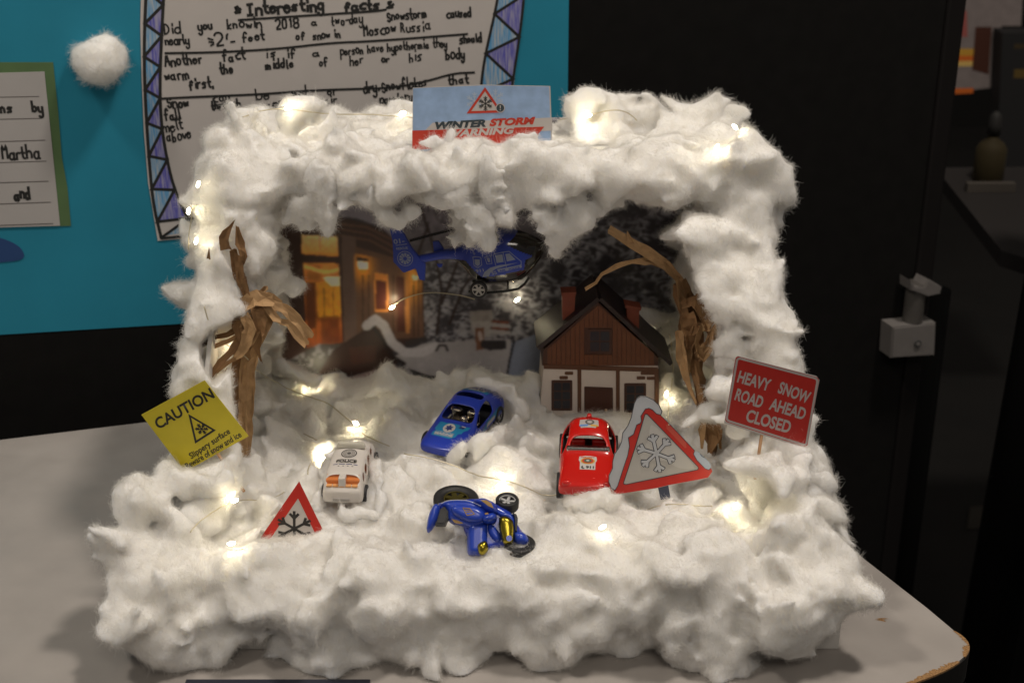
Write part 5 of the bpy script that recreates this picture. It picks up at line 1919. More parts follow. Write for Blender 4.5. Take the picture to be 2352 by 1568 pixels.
# rotor, skids, wheel
hub = Vector((FH.uv(1122, 512)[0], 0, FH.uv(1122, 505)[1]))
bm = bmesh.new()
cyl(bm, hub - Vector((0, 0, 1.2)), hub + Vector((0, 0, .25)), .16, n=14)
bm_obj('mast', bm, M_HK, hel, smooth=True)
for du, dy in ((-5.9, -1.0), (5.9, 1.2), (1.2, -5.2), (-1.0, 5.0)):
    tip = hub + Vector((du, dy, 0.26 * du if abs(du) > 3 else .1))
    d_ = (tip - hub).normalized()
    sd_ = d_.cross(Vector((0, 0, 1))).normalized() * .22
    V = []
    for p_ in (hub + d_ * .2, tip):
        for s_ in (-1, 1):
            for zz in (-.04, .04):
                V.append(p_ + sd_ * s_ + Vector((0, 0, zz)))
    mesh_obj('rotor_blade', V, [(0, 2, 3, 1), (4, 5, 7, 6), (0, 1, 5, 4), (2, 6, 7, 3), (1, 3, 7, 5), (0, 4, 6, 2)], M_HK, hel)
cw = FH.uv(*Cp(1362, 872))
wheel(hel, (cw[0], -1.55, cw[1]), (0, -1, 0), .66, .4, spokes=6, rim=mat('pale_rim', (0.42, 0.40, 0.37), .5), hub=.74)
for dy in (-1.15, 1.15):
    tube('skid', [(p[0], dy, p[1]) for p in CQ([(1210, 925), (1350, 955), (1700, 925), (1900, 890), (1990, 820), (2050, 730)])], .11, M_HK, hel)
    tube('strut', [(p[0], dy * (.8 if k == 0 else 1), p[1]) for k, p in enumerate(CQ([(1760, 740), (1750, 920)]))], .09, M_HK, hel)
tube('thread', [tuple(hub + Vector((0, 0, .2))), tuple(hub + Vector((0, -.5, 7.5)))], .02, mat('thread', (0.5, 0.48, 0.45), .7), hel)
keep_front(FH, CQ_px, -2.2, 9.0)

keep_front(FB, [(975, 1195), (985, 1130), (1060, 1112), (1190, 1125), (1215, 1190), (1242, 1248), (1100, 1264), (1030, 1225)], -.9, 7.0)
# ================================================================== things pinned to the display panel
GL = {'a': '46 45 36 16 05 04 13 33 44|46 44 43 53', 'b': '09 03|05 16 36 45 44 33 13 04', 'c': '46 26 15 05 04 13 23 43', 'd': '49 46 43|45 36 16 05 04 13 33 44',
      'e': '05 45 36 16 05 04 13 33 44', 'f': '48 39 29 18 13|06 36', 'g': '45 36 16 05 04 13 33 44|46 41 30 10 01', 'h': '09 03|05 16 36 45 43', 'i': '16 13|18 19',
      'k': '09 03|36 04 33', 'l': '19 14 23', 'm': '06 03|05 16 26 35 33|35 46 56 65 63', 'n': '06 03|05 16 36 45 43', 'o': '16 05 04 13 33 44 45 36 16',
      'p': '06 00|05 16 36 45 44 33 13 04', 'r': '06 03|05 16 36', 's': '46 26 16 05 25 34 33 13 03', 't': '19 14 23 33|06 36', 'u': '06 04 13 33 44|46 43',
      'v': '06 23 46', 'w': '06 13 26 43 56', 'y': '06 04 13 33 44|46 41 30 10 01', 'I': '09 49|29 23|03 43', 'D': '09 03|09 29 47 45 23 03', 'A': '03 29 43|15 35',
      'S': '48 39 19 08 07 16 36 45 44 33 13 04', 'M': '03 09 26 49 43', 'R': '09 03|09 29 38 37 26 06|26 43', '2': '08 19 39 48 46 03 43', '0': '19 08 04 13 33 44 48 39 19',
      '1': '18 29 23', '8': '19 08 07 16 36 45 44 33 13 04 05 16|36 47 48 39 19', '.': '13 14', "'": '19 17', '-': '05 35', '&': '13 43 16 39 08 33|03 46', '=': '05 45|08 33'}


def hand(s, a, b, h, off, parent, wd=0.3, seed=0, name='handwriting', m=None):
    """pen strokes of s along the line a..b (u, v); h = capital height"""
    rnd = random.Random(seed + len(s) * 7 + int(abs(a[0]) * 10))
    A, B = Vector(a), Vector(b)
    d = B - A
    e = d.normalized()
    u = Vector((-e.y, e.x))
    lines = []
    x = 0
    for ch in s:
        if ch == ' ':
            x += 5
            continue
        jx, jy, js = rnd.uniform(-.4, .4), rnd.uniform(-.7, .7), rnd.uniform(.82, 1.15)
        wch = 0
        for st in GL[ch].split('|'):
            P = []
            for t in st.split():
                X, Y = int(t[0]), int(t[1])
                wch = max(wch, X)
                P.append((x + jx + X * js + rnd.uniform(-.2, .2), (Y - 3) * js + jy + rnd.uniform(-.2, .2)))
            lines.append(P)
        x += wch + 2.1
    tot = x - 2.1
    out = []
    for P in lines:
        Q = []
        for X, Y in smooth2d(P, 1):
            q = A + e * (X / tot * d.length) + u * (Y / 6 * h)
            Q.append((q.x, q.y))
        out.append(Q)
    return ribbons(name, out, wd * rnd.uniform(.88, 1.15), off, m or M_INK, parent)


def W(px, py):
    return WALL.uv(px, py)


M_RULE = mat('grey_rule', (0.10, 0.09, 0.085), 0.8)
# ---- facts poster
fp = thing('facts_poster', 'handwritten Interesting facts poster with crayon triangle border, pinned on teal paper', 'poster', matrix=WALL.m)
outline = [(325, -90), (322, 60), (325, 180), (330, 300), (340, 420), (362, 552), (440, 546), (520, 540), (760, 500), (1140, 430), (1165, 300), (1180, 190), (1196, 60), (1210, -90)]
bmp = WQ(outline)
prism('sheet', bmp, -0.13, -0.08, M_PAPER, fp)


def crayon(name, c1, c2):
    m = bpy.data.materials.new(name)
    m.use_nodes = True
    nt = m.node_tree
    b = nt.nodes['Principled BSDF']
    b.inputs['Roughness'].default_value = 0.85
    b.inputs['Specular IOR Level'].default_value = 0.2
    tc = nt.nodes.new('ShaderNodeTexCoord')
    mp = nt.nodes.new('ShaderNodeMapping')
    mp.inputs['Rotation'].default_value = (0, math.radians(18), 0)
    mp.inputs['Scale'].default_value = (6, 1, 0.55)
    n = nt.nodes.new('ShaderNodeTexNoise')
    n.inputs['Scale'].default_value = 0.9
    n.inputs['Detail'].default_value = 3
    r = nt.nodes.new('ShaderNodeValToRGB')
    r.color_ramp.elements[0].position = 0.38
    r.color_ramp.elements[0].color = (*c1, 1)
    r.color_ramp.elements[1].position = 0.66
    r.color_ramp.elements[1].color = (*c2, 1)
    nt.links.new(tc.outputs['Object'], mp.inputs['Vector'])
    nt.links.new(mp.outputs[0], n.inputs['Vector'])
    nt.links.new(n.outputs['Fac'], r.inputs[0])
    nt.links.new(r.outputs[0], b.inputs['Base Color'])
    return m


M_CB = crayon('blue_crayon', (0.10, 0.30, 0.55), (0.40, 0.44, 0.47))
M_CV = crayon('violet_crayon', (0.10, 0.10, 0.42), (0.33, 0.32, 0.45))
outl = [(337, -60), (330, 110), (334, 240), (343, 380), (352, 470), (370, 545)]
inl = [(378, -60), (372, 60), (367, 170), (368, 260), (378, 340), (398, 430), (430, 500)]
def along(path, t):
    L = [math.hypot(b[0] - a[0], b[1] - a[1]) for a, b in zip(path, path[1:])]
    s = t * sum(L)
    for (a, b), l in zip(zip(path, path[1:]), L):
        if s <= l or b == path[-1]:
            k = s / l
            return (a[0] + (b[0] - a[0]) * k, a[1] + (b[1] - a[1]) * k)
        s -= l
def border(path_o, path_i, n, ph=0):
    zig = []
    tri = []
    for k in range(n):
        t0, t1, t2 = k / n, (k + 0.5) / n, (k + 1) / n
        a, b, c = along(path_i, t0), along(path_o, t1), along(path_i, t2)
        zig += [a, b]
        tri.append(([a, b, c], 0))
        if k + 1 < n:
            d = along(path_o, (k + 1.5) / n)
            tri.append(([b, c, d], 1))
    zig.append(along(path_i, 1))
    for i, (T, c) in enumerate(tri):
        cx_, cy_ = sum(p[0] for p in T) / 3, sum(p[1] for p in T) / 3
        T = [(p[0] * .93 + cx_ * .07, p[1] * .93 + cy_ * .07) for p in T]
        flat('crayon_triangle', WQ(T), 0.142, M_CV if (c + ph) % 2 == 0 else M_CB, fp)
    ribbons('marker_line', [WQ(zig), WQ(smooth2d(path_o, 2)), WQ(smooth2d(path_i, 2))], 0.26, 0.155, M_INK, fp)
border(outl, inl, 8)
outr = [(1206, -60), (1200, 20), (1190, 100), (1176, 190), (1162, 290), (1140, 420)]
inr = [(1150, -60), (1140, 10), (1124, 80), (1113, 130), (1104, 190), (1100, 290), (1090, 400)]
border(outr, inr, 5, 1)
flat('crayon_triangle', WQ([(376, 540), (428, 508), (432, 532)]), 0.142, M_CB, fp)
ribbons('marker_line', [WQ([(372, 546), (430, 540), (500, 532)]), WQ([(372, 543), (430, 502), (480, 492)]), WQ([(430, 502), (450, 520)])], 0.24, 0.17, M_INK, fp)
# title and lines of writing: text, start px, end px, cap height px
def wl(s, a, b, hpx, wd, name='handwriting'):
    ua, ub = W(*a), W(*b)
    hh = W(a[0], a[1] - hpx)[1] - ua[1]
    return hand(s, ua, ub, hh, 0.15, fp, wd, name=name)
wl('&', (540, 30), (552, 28), 14, 0.24)
wl('Interesting', (570, 32), (742, 22), 28, 0.24)
wl('facts', (792, 24), (868, 20), 22, 0.24)
wl('&', (888, 18), (902, 17), 14, 0.24)
for k, (s, a, b, h) in enumerate((
        ('Did', (378, 76), (413, 74), 24), ('you', (456, 70), (486, 67), 20), ('knowin', (523, 66), (600, 62), 22), ('2018', (633, 65), (684, 62), 22), ('a', (716, 58), (728, 57), 16), ('two-day', (762, 56), (832, 52), 22),
        ('Snowstorm', (890, 48), (978, 38), 22), ('caused', (1026, 42), (1080, 36), 20),
        ('nearly', (380, 103), (434, 98), 20), ('2', (496, 106), (512, 104), 28), ("'", (516, 104), (520, 104), 28), ('feet', (558, 96), (606, 92), 22), ('of', (680, 90), (700, 88), 20), ('snow in', (720, 92), (780, 84), 18), ('Moscow', (836, 80), (908, 74), 24), ('Russia', (920, 74), (986, 68), 24),
        ('Another', (380, 152), (464, 142), 26), ('fact', (512, 140), (562, 136), 24), ('is', (612, 132), (634, 130), 20), ('if', (660, 132), (678, 130), 22), ('a', (718, 128), (732, 127), 16),
        ('person have hypothermia they', (782, 126), (1026, 106), 20), ('should', (1056, 100), (1104, 94), 20),
        ('warm', (380, 186), (432, 178), 24), ('the', (506, 168), (534, 165), 24), ('middle', (610, 158), (674, 154), 22), ('of', (734, 152), (752, 150), 20), ('her', (804, 148), (832, 146), 22), ('or', (876, 142), (892, 141), 16), ('his', (940, 140), (966, 138), 22), ('body', (1024, 138), (1066, 134), 24),
        ('first.', (436, 205), (490, 200), 24),
        ('Snow', (386, 248), (434, 242), 24), ('can', (490, 232), (528, 228), 20), ('be', (588, 230), (618, 226), 22), ('wet', (672, 222), (706, 218), 22), ('or', (752, 218), (774, 215), 18), ('dry.', (836, 214), (870, 210), 26), ('Snowflakes', (878, 210), (980, 196), 24), ('that', (1030, 194), (1074, 190), 20),
        ('fall', (380, 275), (414, 270), 24), ('through', (486, 252), (552, 246), 20), ('coming', (610, 248), (700, 238), 18), ('air', (746, 240), (772, 236), 18), ('powdery', (872, 236), (946, 230), 22),
        ('melt', (374, 302), (420, 296), 24), ('above', (384, 324), (438, 318), 24))):
    wl(s, a, b, h, 0.165)
rules = [[(548, 46), (640, 40), (700, 36), (860, 26), (885, 22)], [(380, 108), (450, 108), (600, 100), (700, 92), (760, 84), (900, 84), (1010, 76)], [(376, 116), (420, 115)],
         [(380, 122), (500, 120), (640, 112), (760, 98), (850, 95), (1072, 78)], [(370, 226), (450, 222), (600, 216), (700, 208), (800, 204), (900, 202), (980, 186), (1040, 168), (1088, 166)]]
ribbons('marker_line', [WQ(smooth2d(r, 2)) for r in (rules[0], rules[3], rules[4])], 0.2, 0.16, M_INK, fp)
ribbons('marker_line', [WQ([(478, 88), (488, 91)]), WQ([(480, 96), (490, 97)]), WQ([(484, 104), (490, 101)]), WQ([(530, 96), (538, 95)]), WQ([(520, 84), (522, 78)])], 0.16, 0.16, M_INK, fp)

# ---- lined sheet on green backing
gs = thing('lined_sheet', 'lined white sheet with handwriting on a green backing card', 'sheet', matrix=WALL.m)
m_green = mat('green_card', (0.085, 0.155, 0.06), 0.8, var=0.12, scale=0.25)
prism('green_backing', WQ([(-120, 150), (0, 143), (122, 143), (134, 260), (142, 360), (155, 430), (163, 518), (0, 521), (-120, 524)]), -0.12, -0.065, m_green, gs)
prism('white_sheet', WQ([(-120, 172), (0, 167), (102, 164), (118, 320), (138, 517), (0, 521), (-120, 524)]), -0.17, -0.125, mat('sheet_paper', (0.40, 0.385, 0.38), 0.8, var=0.03, scale=0.3), gs)
ribbons('ruled_line', [WQ([(-80, y0 + 2), (x1, y1)]) for y0, x1, y1 in ((222, 89, 221), (273, 95, 271), (325, 103, 321), (373, 106, 369), (419, 111, 415), (468, 116, 463), (517, 121, 512))], 0.07, 0.178, M_RULE, gs)
def gw(s, a, b, hpx):
    ua, ub = W(*a), W(*b)
    hh = W(a[0], a[1] - hpx)[1] - ua[1]
    hand(s, ua, ub, hh, 0.185, gs, 0.2)
gw('ms', (-4, 256), (30, 253), 24)
gw('by', (76, 256), (98, 254), 26)
gw('Martha', (8, 366), (90, 360), 28)
gw('and', (34, 456), (68, 454), 26)

# dark blue paper shape
sh = prism('blue_cutout', WQ(smooth2d([(-60, 535), (0, 545), (30, 556), (52, 572), (58, 596), (0, 602), (-60, 608)], 2, True)), -0.11, -0.07, mat('royal_card', (0.012, 0.05, 0.17), 0.7), None)
sh.matrix_world = WALL.m
tag(sh, 'dark blue cut-out paper shape pinned low on the teal paper', 'paper cutout')
# ================================================================== torn kraft paper trees
M_KR = mat('kraft_paper', (0.40, 0.25, 0.125), 0.8, var=0.14, scale=1.6, bump=0.35, bscale=5, spec=0.25)
M_KR2 = mat('kraft_paper_dark', (0.25, 0.14, 0.065), 0.8, var=0.14, scale=1.6, bump=0.35, bscale=5, spec=0.25)


def crumple(name, path, widths, m, parent, seed=0, twist=0.6, curl=0.5, cols=4, jag=0.12, seg=0.45):
    """a torn, crumpled strip of stiff paper along a 3-D path; flat facets, real thickness"""
    rnd = random.Random(seed)
    P = [Vector(p) for p in path]
    pts, ws = [], []
    for i in range(len(P) - 1):
        L = (P[i + 1] - P[i]).length
        k = max(1, int(L / seg))
        for j in range(k):
            t = j / k
            pts.append(P[i].lerp(P[i + 1], t))
            ws.append(widths[i] * (1 - t) + widths[i + 1] * t)
    pts.append(P[-1])
    ws.append(widths[-1])
    V, F = [], []
    view = Vector((0, -0.9, 0.35))
    ang = rnd.uniform(-.4, .4)
    n = len(pts)
    for i, p in enumerate(pts):
        t = (pts[min(i + 1, n - 1)] - pts[max(i - 1, 0)]).normalized()
        s = t.cross(view).normalized()
        ang += rnd.gauss(0, twist * .35)
        ang *= .9
        f = t.cross(s).normalized()
        s2 = s * math.cos(ang) + f * math.sin(ang)
        f2 = t.cross(s2).normalized()
        for c in range(cols):
            q = (c / (cols - 1) - .5)
            w_ = ws[i] * (1 + rnd.gauss(0, jag))
            V.append(p + s2 * q * w_ + f2 * (curl * w_ * (0.5 - 2 * q * q) + rnd.gauss(0, .05 * ws[i] + .012)) + t * rnd.gauss(0, .08))
    for i in range(n - 1):
        for c in range(cols - 1):
            a, b, c2, d = i * cols + c, i * cols + c + 1, (i + 1) * cols + c + 1, (i + 1) * cols + c
            F += [(a, b, c2), (a, c2, d)] if (i + c) % 2 else [(a, b, d), (b, c2, d)]
    o = mesh_obj(name, V, F, m, parent)
    sm = o.modifiers.new('s', 'SOLIDIFY')
    sm.thickness = 0.03
    sm.offset = 0
    dg = bpy.context.evaluated_depsgraph_get()
    me = bpy.data.meshes.new_from_object(o.evaluated_get(dg))
    o.modifiers.clear()
    o.data = me
    me.name = name
    return o


def px_path(pts):
    return [PY(*p) for p in pts]


def core(name, pts, rads, m, parent, seed):
    rnd = random.Random(seed)
    P = []
    R = []
    Q = px_path(pts)
    for i in range(len(Q) - 1):
        k = max(2, int((Q[i + 1] - Q[i]).length / .7))
        for j in range(k):
            P.append(Q[i].lerp(Q[i + 1], j / k) + Vector((rnd.gauss(0, .05), rnd.gauss(0, .05), 0)))
            R.append((rads[i] * (1 - j / k) + rads[i + 1] * j / k) * rnd.uniform(.82, 1.15))
    P.append(Q[-1])
    R.append(rads[-1])
    o = tube(name, P, 1, m, parent, n=9, taper=R)
    for v in o.data.vertices:
        v.co += Vector((rnd.gauss(0, .05), rnd.gauss(0, .05), rnd.gauss(0, .05)))
    o.data.polygons.foreach_set('use_smooth', [False] * len(o.data.polygons))
    return o


t1 = thing('paper_tree', 'torn brown paper tree leaning by the left cotton wall behind the caution card', 'paper tree')
core('trunk', [(553, 1080, 13.6), (556, 960, 14), (560, 850, 14.2), (572, 770, 14.2), (585, 700, 14.0)], [.62, .68, .74, .9, .75], M_KR, t1, 5)
for k, (dx, w_) in enumerate(((-16, .75), (4, .85), (17, .6))):
    crumple('bark_strip', px_path([(553 + dx, 1050, 12.9), (556 + dx, 960, 13.2), (560 + dx, 850, 13.4), (572 + dx, 760, 13.3)]), [.5 * w_, w_, w_, .7 * w_], M_KR if k != 0 else M_KR2, t1, 20 + k, twist=.5, curl=.4)
crumple('crown', px_path([(548, 712, 13.6), (575, 690, 12.9), (612, 690, 12.9), (640, 702, 13.2)]), [.9, 1.6, 1.5, .8], M_KR, t1, 31, twist=.4, curl=.5)
crumple('crown', px_path([(560, 720, 13.1), (566, 760, 12.8), (548, 800, 12.6)]), [1.2, 1.5, .5], M_KR2, t1, 32, twist=.6)
crumple('crown', px_path([(592, 700, 12.8), (580, 745, 12.4), (556, 790, 12.3), (535, 815, 12.3)]), [1.1, 1.5, 1.1, .5], M_KR, t1, 33, twist=.6)
crumple('crown', px_path([(615, 700, 13.2), (612, 740, 13.0), (600, 790, 12.9)]), [.7, .8, .1], M_KR, t1, 34)
crumple('branch', px_path([(626, 692, 13.2), (665, 718, 13.0), (690, 742, 13.0), (712, 775, 13.0)]), [.7, .75, .7, .8], M_KR, t1, 35, twist=.3, curl=.3)
crumple('branch', px_path([(620, 716, 13.2), (640, 738, 13.0), (662, 742, 12.9), (684, 770, 12.9), (706, 792, 12.9)]), [.5, .45, .5, .6, .55], M_KR, t1, 36, twist=.3, curl=.3)
crumple('branch', px_path([(560, 745, 13.2), (522, 770, 13.0), (488, 775, 13.0), (462, 796, 13.2)]), [.5, .45, .35, .3], M_KR2, t1, 37, twist=.5)
crumple('branch', px_path([(556, 765, 12.9), (520, 785, 12.8), (478, 800, 13.0)]), [.35, .3, .35], M_KR, t1, 38, twist=.5)
crumple('branch', px_path([(556, 770, 12.6), (530, 808, 12.2), (505, 832, 12.0), (484, 862, 12.0)]), [.55, .5, .5, .35], M_KR2, t1, 39, twist=.5)
crumple('branch', px_path([(545, 820, 12.4), (520, 835, 12.2), (498, 856, 12.1)]), [.35, .3, .12], M_KR, t1, 40)
crumple('twig', px_path([(520, 848, 12.2), (512, 868, 12.0), (494, 882, 12.0)]), [.1, .09, .06], M_KR2, t1, 41)
crumple('branch', px_path([(572, 705, 13.8), (558, 655, 13.4), (545, 620, 13.0), (536, 575, 12.8)]), [.5, .7, .8, .5], M_KR2, t1, 42, twist=.5)
crumple('branch', px_path([(520, 575, 12.6), (512, 548, 12.5), (537, 508, 12.5)]), [.9, .8, .06], M_KR2, t1, 43, twist=.3)
crumple('branch', px_path([(545, 520, 12.4), (552, 560, 12.3), (560, 588, 12.3), (552, 615, 12.6)]), [.2, .6, .5, .2], M_KR2, t1, 44, twist=.3)
crumple('branch', px_path([(546, 585, 12.4), (552, 640, 12.5), (574, 700, 12.8)]), [.45, .6, .5], M_KR2, t1, 48, twist=.4, curl=.3)
crumple('twig', px_path([(479, 596, 12.6), (480, 570, 12.6)]), [.3, .05], M_KR2, t1, 45)
crumple('twig', px_path([(600, 672, 12.8), (610, 660, 12.7)]), [.35, .4], M_KR, t1, 46)

t2 = thing('paper_tree', 'torn brown paper tree bending over the paper house roof from the cotton', 'paper tree')
core('trunk', [(1640, 1050, 15), (1630, 980, 16), (1608, 900, 18), (1592, 800, 19.5), (1582, 720, 20), (1562, 650, 20)], [.1, .65, .35, .7, .85, .45], M_KR2, t2, 6)
for k, (pts, ws, m_) in enumerate((([(1630, 1040, 14.4), (1640, 1000, 14.8), (1622, 950, 15.4)], [.3, 1.1, .8], M_KR2), ([(1612, 1030, 14.5), (1612, 990, 14.8), (1620, 950, 15.4)], [.2, .5, .3], M_KR), ([(1655, 1030, 14.6), (1652, 990, 14.8), (1640, 955, 15.4)], [.2, .5, .4], M_KR2),
                                   ([(1618, 950, 16.0), (1606, 900, 17.0), (1590, 840, 18.4)], [.35, .4, .6], M_KR2), ([(1600, 930, 16.6), (1580, 880, 17.6), (1570, 820, 18.4), (1575, 740, 18.9)], [.15, .4, .5, .7], M_KR),
                                   ([(1575, 860, 18.2), (1580, 780, 18.6), (1576, 700, 19.0), (1560, 640, 19.3)], [.6, .8, 1.1, .6], M_KR), ([(1606, 830, 17.9), (1604, 770, 18.1), (1592, 700, 18.8), (1570, 645, 19.2)], [.5, .9, 1.1, .5], M_KR2),
                                   ([(1640, 790, 17.0), (1636, 750, 17.3), (1606, 745, 17.8)], [.35, .9, .7], M_KR), ([(1650, 765, 17.3), (1630, 720, 17.8), (1604, 670, 18.6)], [.3, .5, .6], M_KR2), ([(1600, 815, 17.6), (1628, 790, 17.2), (1642, 740, 17.4)], [.5, .7, .5], M_KR),
                                   ([(1560, 800, 18.4), (1590, 790, 17.9), (1600, 750, 17.9)], [.4, .5, .6], M_KR))):
    crumple('bark_strip', px_path(pts), ws, m_, t2, 60 + k, twist=.5, curl=.35)
crumple('branch', px_path([(1568, 650, 19.4), (1530, 608, 19.0), (1490, 582, 18.8), (1440, 552, 18.6), (1402, 528, 18.6)]), [.5, .75, .85, .75, .6], M_KR, t2, 80, twist=.12, curl=.25, jag=.05)
crumple('branch', px_path([(1540, 618, 19.2), (1500, 600, 19), (1450, 600, 19), (1415, 612, 19), (1385, 628, 19), (1368, 650, 19), (1344, 664, 19)]), [.5, .6, .35, .45, .3, .32, .3], M_KR, t2, 81, twist=.7)
crumple('twig', px_path([(1450, 560, 18.6), (1444, 545, 18.5), (1440, 530, 18.5)]), [.5, .35, .05], M_KR, t2, 82)
for k, (pts, ws, m_) in enumerate((([(1566, 700, 18.6), (1596, 690, 18.2), (1622, 740, 17.6), (1650, 800, 17.0)], [.5, .9, .8, .2], M_KR2), ([(1560, 760, 18.2), (1566, 820, 17.9), (1576, 870, 17.6), (1588, 895, 17.4)], [.6, .8, .5, .2], M_KR),
                                   ([(1612, 748, 17.2), (1600, 790, 17.0), (1615, 826, 17.0), (1632, 800, 17.0), (1636, 762, 17.0)], [.45, .5, .5, .45, .4], M_KR), ([(1578, 720, 18.0), (1590, 760, 17.7), (1584, 800, 17.6)], [1.0, 1.3, .5], M_KR2))):
    crumple('torn_strip', px_path(pts), ws, m_, t2, 100 + k, twist=.6, curl=.4)
for k, (pts, ws, m_) in enumerate((([(552, 705, 12.6), (590, 682, 12.3), (628, 690, 12.3)], [.9, 1.2, .7], M_KR), ([(548, 716, 12.6), (545, 750, 12.4), (552, 790, 12.2)], [.7, .8, .2], M_KR2), ([(610, 700, 12.4), (630, 728, 12.3), (648, 738, 12.3)], [.6, .5, .2], M_KR),
                                   ([(590, 705, 12.2), (596, 750, 12.1), (590, 800, 12.3), (600, 830, 12.4)], [.9, .9, .5, .1], M_KR2), ([(560, 720, 12.2), (574, 755, 11.9), (560, 800, 11.9), (540, 822, 11.9)], [.6, 1.1, .8, .3], M_KR))):
    crumple('torn_strip', px_path(pts), ws, m_, t1, 120 + k, twist=.6, curl=.45)
crumple('twig', px_path([(1572, 862, 18), (1584, 890, 17.6), (1592, 905, 17.4)]), [.35, .3, .1], M_KR, t2, 83)

FT = Frame(PY(540, 600, 13.2))
keep_front(FT, [(532, 600), (562, 590), (592, 690), (558, 700)])
keep_front(FT, [(500, 570), (506, 515), (545, 500), (572, 560), (575, 600), (545, 640), (520, 600)])
keep_front(Frame(PY(560, 780, 13.6)), [(596, 655), (640, 665), (722, 765), (715, 800), (640, 790), (560, 740), (560, 690)])
keep_front(Frame(PY(560, 780, 13.4)), [(455, 790), (480, 755), (560, 725), (600, 760), (560, 820), (485, 885), (462, 830)])
keep_front(Frame(PY(560, 900, 14.6)), [(533, 730), (600, 730), (588, 900), (575, 1050), (540, 1050), (533, 900)])
keep_front(Frame(PY(1500, 600, 19.6)), [(1335, 675), (1365, 600), (1450, 585), (1550, 600), (1600, 660), (1560, 700)])
keep_front(Frame(PY(1500, 560, 19.6)), [(1390, 530), (1400, 512), (1440, 515), (1560, 600), (1550, 650), (1500, 620)])
keep_front(Frame(PY(1600, 800, 18.4)), [(1555, 640), (1590, 640), (1655, 750), (1648, 800), (1605, 905), (1585, 905), (1556, 820)])
keep_front(Frame(PY(1635, 1000, 15.2)), [(1608, 960), (1660, 965), (1665, 1010), (1640, 1050), (1610, 1010)])
keep_front(HF, [(1240, 780), (1385, 650), (1540, 790), (1520, 900), (1500, 950), (1300, 948), (1240, 930)])
# ================================================================== laying the cotton
random.seed(21)
KEEP = globals().get('KEEP', [])
# ---- floor and front of the box
g = Cotton()
def fl_ok(p):
    return True
g.patch((-23, 5, 5.3), (20.5, 5, 5.3), (20, 29.5, 5.4), (-23, 29.5, 5.4), 2.1, 1.1, 1.7, squash=0.9, keep=fl_ok)
g.patch((-24.5, 0.6, 5.2), (20.9, 0.6, 5.2), (20.9, 4.0, 5.2), (-24.5, 4.0, 5.2), 1.9, 1.3, 2.0)
g.patch((-24.6, -0.3, 1.8), (17.5, -0.3, 2.3), (20.6, -0.3, 5.4), (-24.8, -0.3, 5.2), 1.8, 1.1, 1.9)
g.patch((17.5, -0.1, 4.2), (21.0, -0.1, 4.8), (21.0, -0.1, 5.5), (17.5, -0.1, 5.5), 1.6, 0.9, 1.4)
g.patch((-24.0, 0, 2.0), (-23.8, 26, 2.0), (-23.6, 26, 5.5), (-24.0, 0, 5.5), 2.0, 1.1, 1.6, n=2)
g.patch((21.2, 2, 4.8), (20.6, 27, 4.8), (20.0, 27, 6), (21.2, 2, 6), 2.0, .9, 1.4, n=2)
# back mounds in front of the printed picture
for px, py, y, r in ((700, 895, 28, 1.4), (760, 915, 28, 1.2), (840, 905, 29, .9), (905, 890, 28.8, 1.2), (930, 905, 27, 1.3), (1000, 905, 28, 1.1), (1225, 905, 27, 1.2), (1235, 872, 26, 1.0), (650, 850, 27, 1.5), (1300, 975, 22, 1.0), (1420, 985, 21, 1.0), (1210, 960, 23, 1.3),
                     (1560, 960, 23, 1.4), (1600, 930, 25, 1.7), (1500, 965, 21, 1.2), (1100, 905, 27, 1.2), (1170, 925, 24, 1.1), (1180, 1000, 19, 1.2), (1215, 1040, 17, 1.3), (1120, 1060, 14.8, 1.1),
                     (600, 980, 20, 1.5), (650, 1000, 18, 1.4), (720, 960, 22, 1.3), (1460, 1100, 10, 1.2)):
    g.puff(PY(px, py, y), r * 0.9)
# front ridge swells
for px, py, y, r in ((330, 1130, 3.5, 2.0), (305, 1230, 2, 2.1), (420, 1120, 6, 1.6), (275, 1270, 1, 1.2), (315, 1330, 0, 2.0), (440, 1290, 1, 2.0), (600, 1290, 1.2, 1.9), (680, 1285, 1.0, 1.6), (850, 1270, 1.5, 1.7), (980, 1290, 1, 1.6), (1150, 1320, .5, 1.7),
                     (1250, 1300, 1, 1.7), (1330, 1330, 0, 2.0), (1400, 1290, 1.3, 1.6), (1500, 1270, 1, 1.9), (1560, 1230, 2.5, 1.3), (1640, 1250, 1.5, 1.9), (1760, 1240, 2, 2.0), (1850, 1200, 3, 1.9), (1885, 1185, 4, 1.4), (1900, 1265, 1, 1.5), (1900, 1325, 0.5, 1.2),
                     (1860, 1310, 0, 1.8), (1760, 1370, -.4, 1.8), (1640, 1360, -.5, 1.7), (1520, 1400, -.5, 2.0), (1440, 1380, -.6, 1.7), (1120, 1400, -.5, 1.6), (1000, 1380, -.5, 1.6), (820, 1400, -.5, 1.8), (640, 1400, -.5, 1.9), (450, 1400, -.5, 2.0),
                     (350, 1470, -.5, 1.9), (480, 1480, -.7, 1.9), (640, 1500, -.7, 1.6), (800, 1480, -.7, 1.6), (930, 1470, -.6, 1.4), (1080, 1470, -.6, 1.4), (1220, 1440, -.6, 1.5), (370, 1530, -1, 1.2), (560, 1545, -1, 0.9), (1340, 1500, -.6, 1.2), (1450, 1490, -.6, 1.1)):
    g.puff(PY(px, py, y), r * .84)
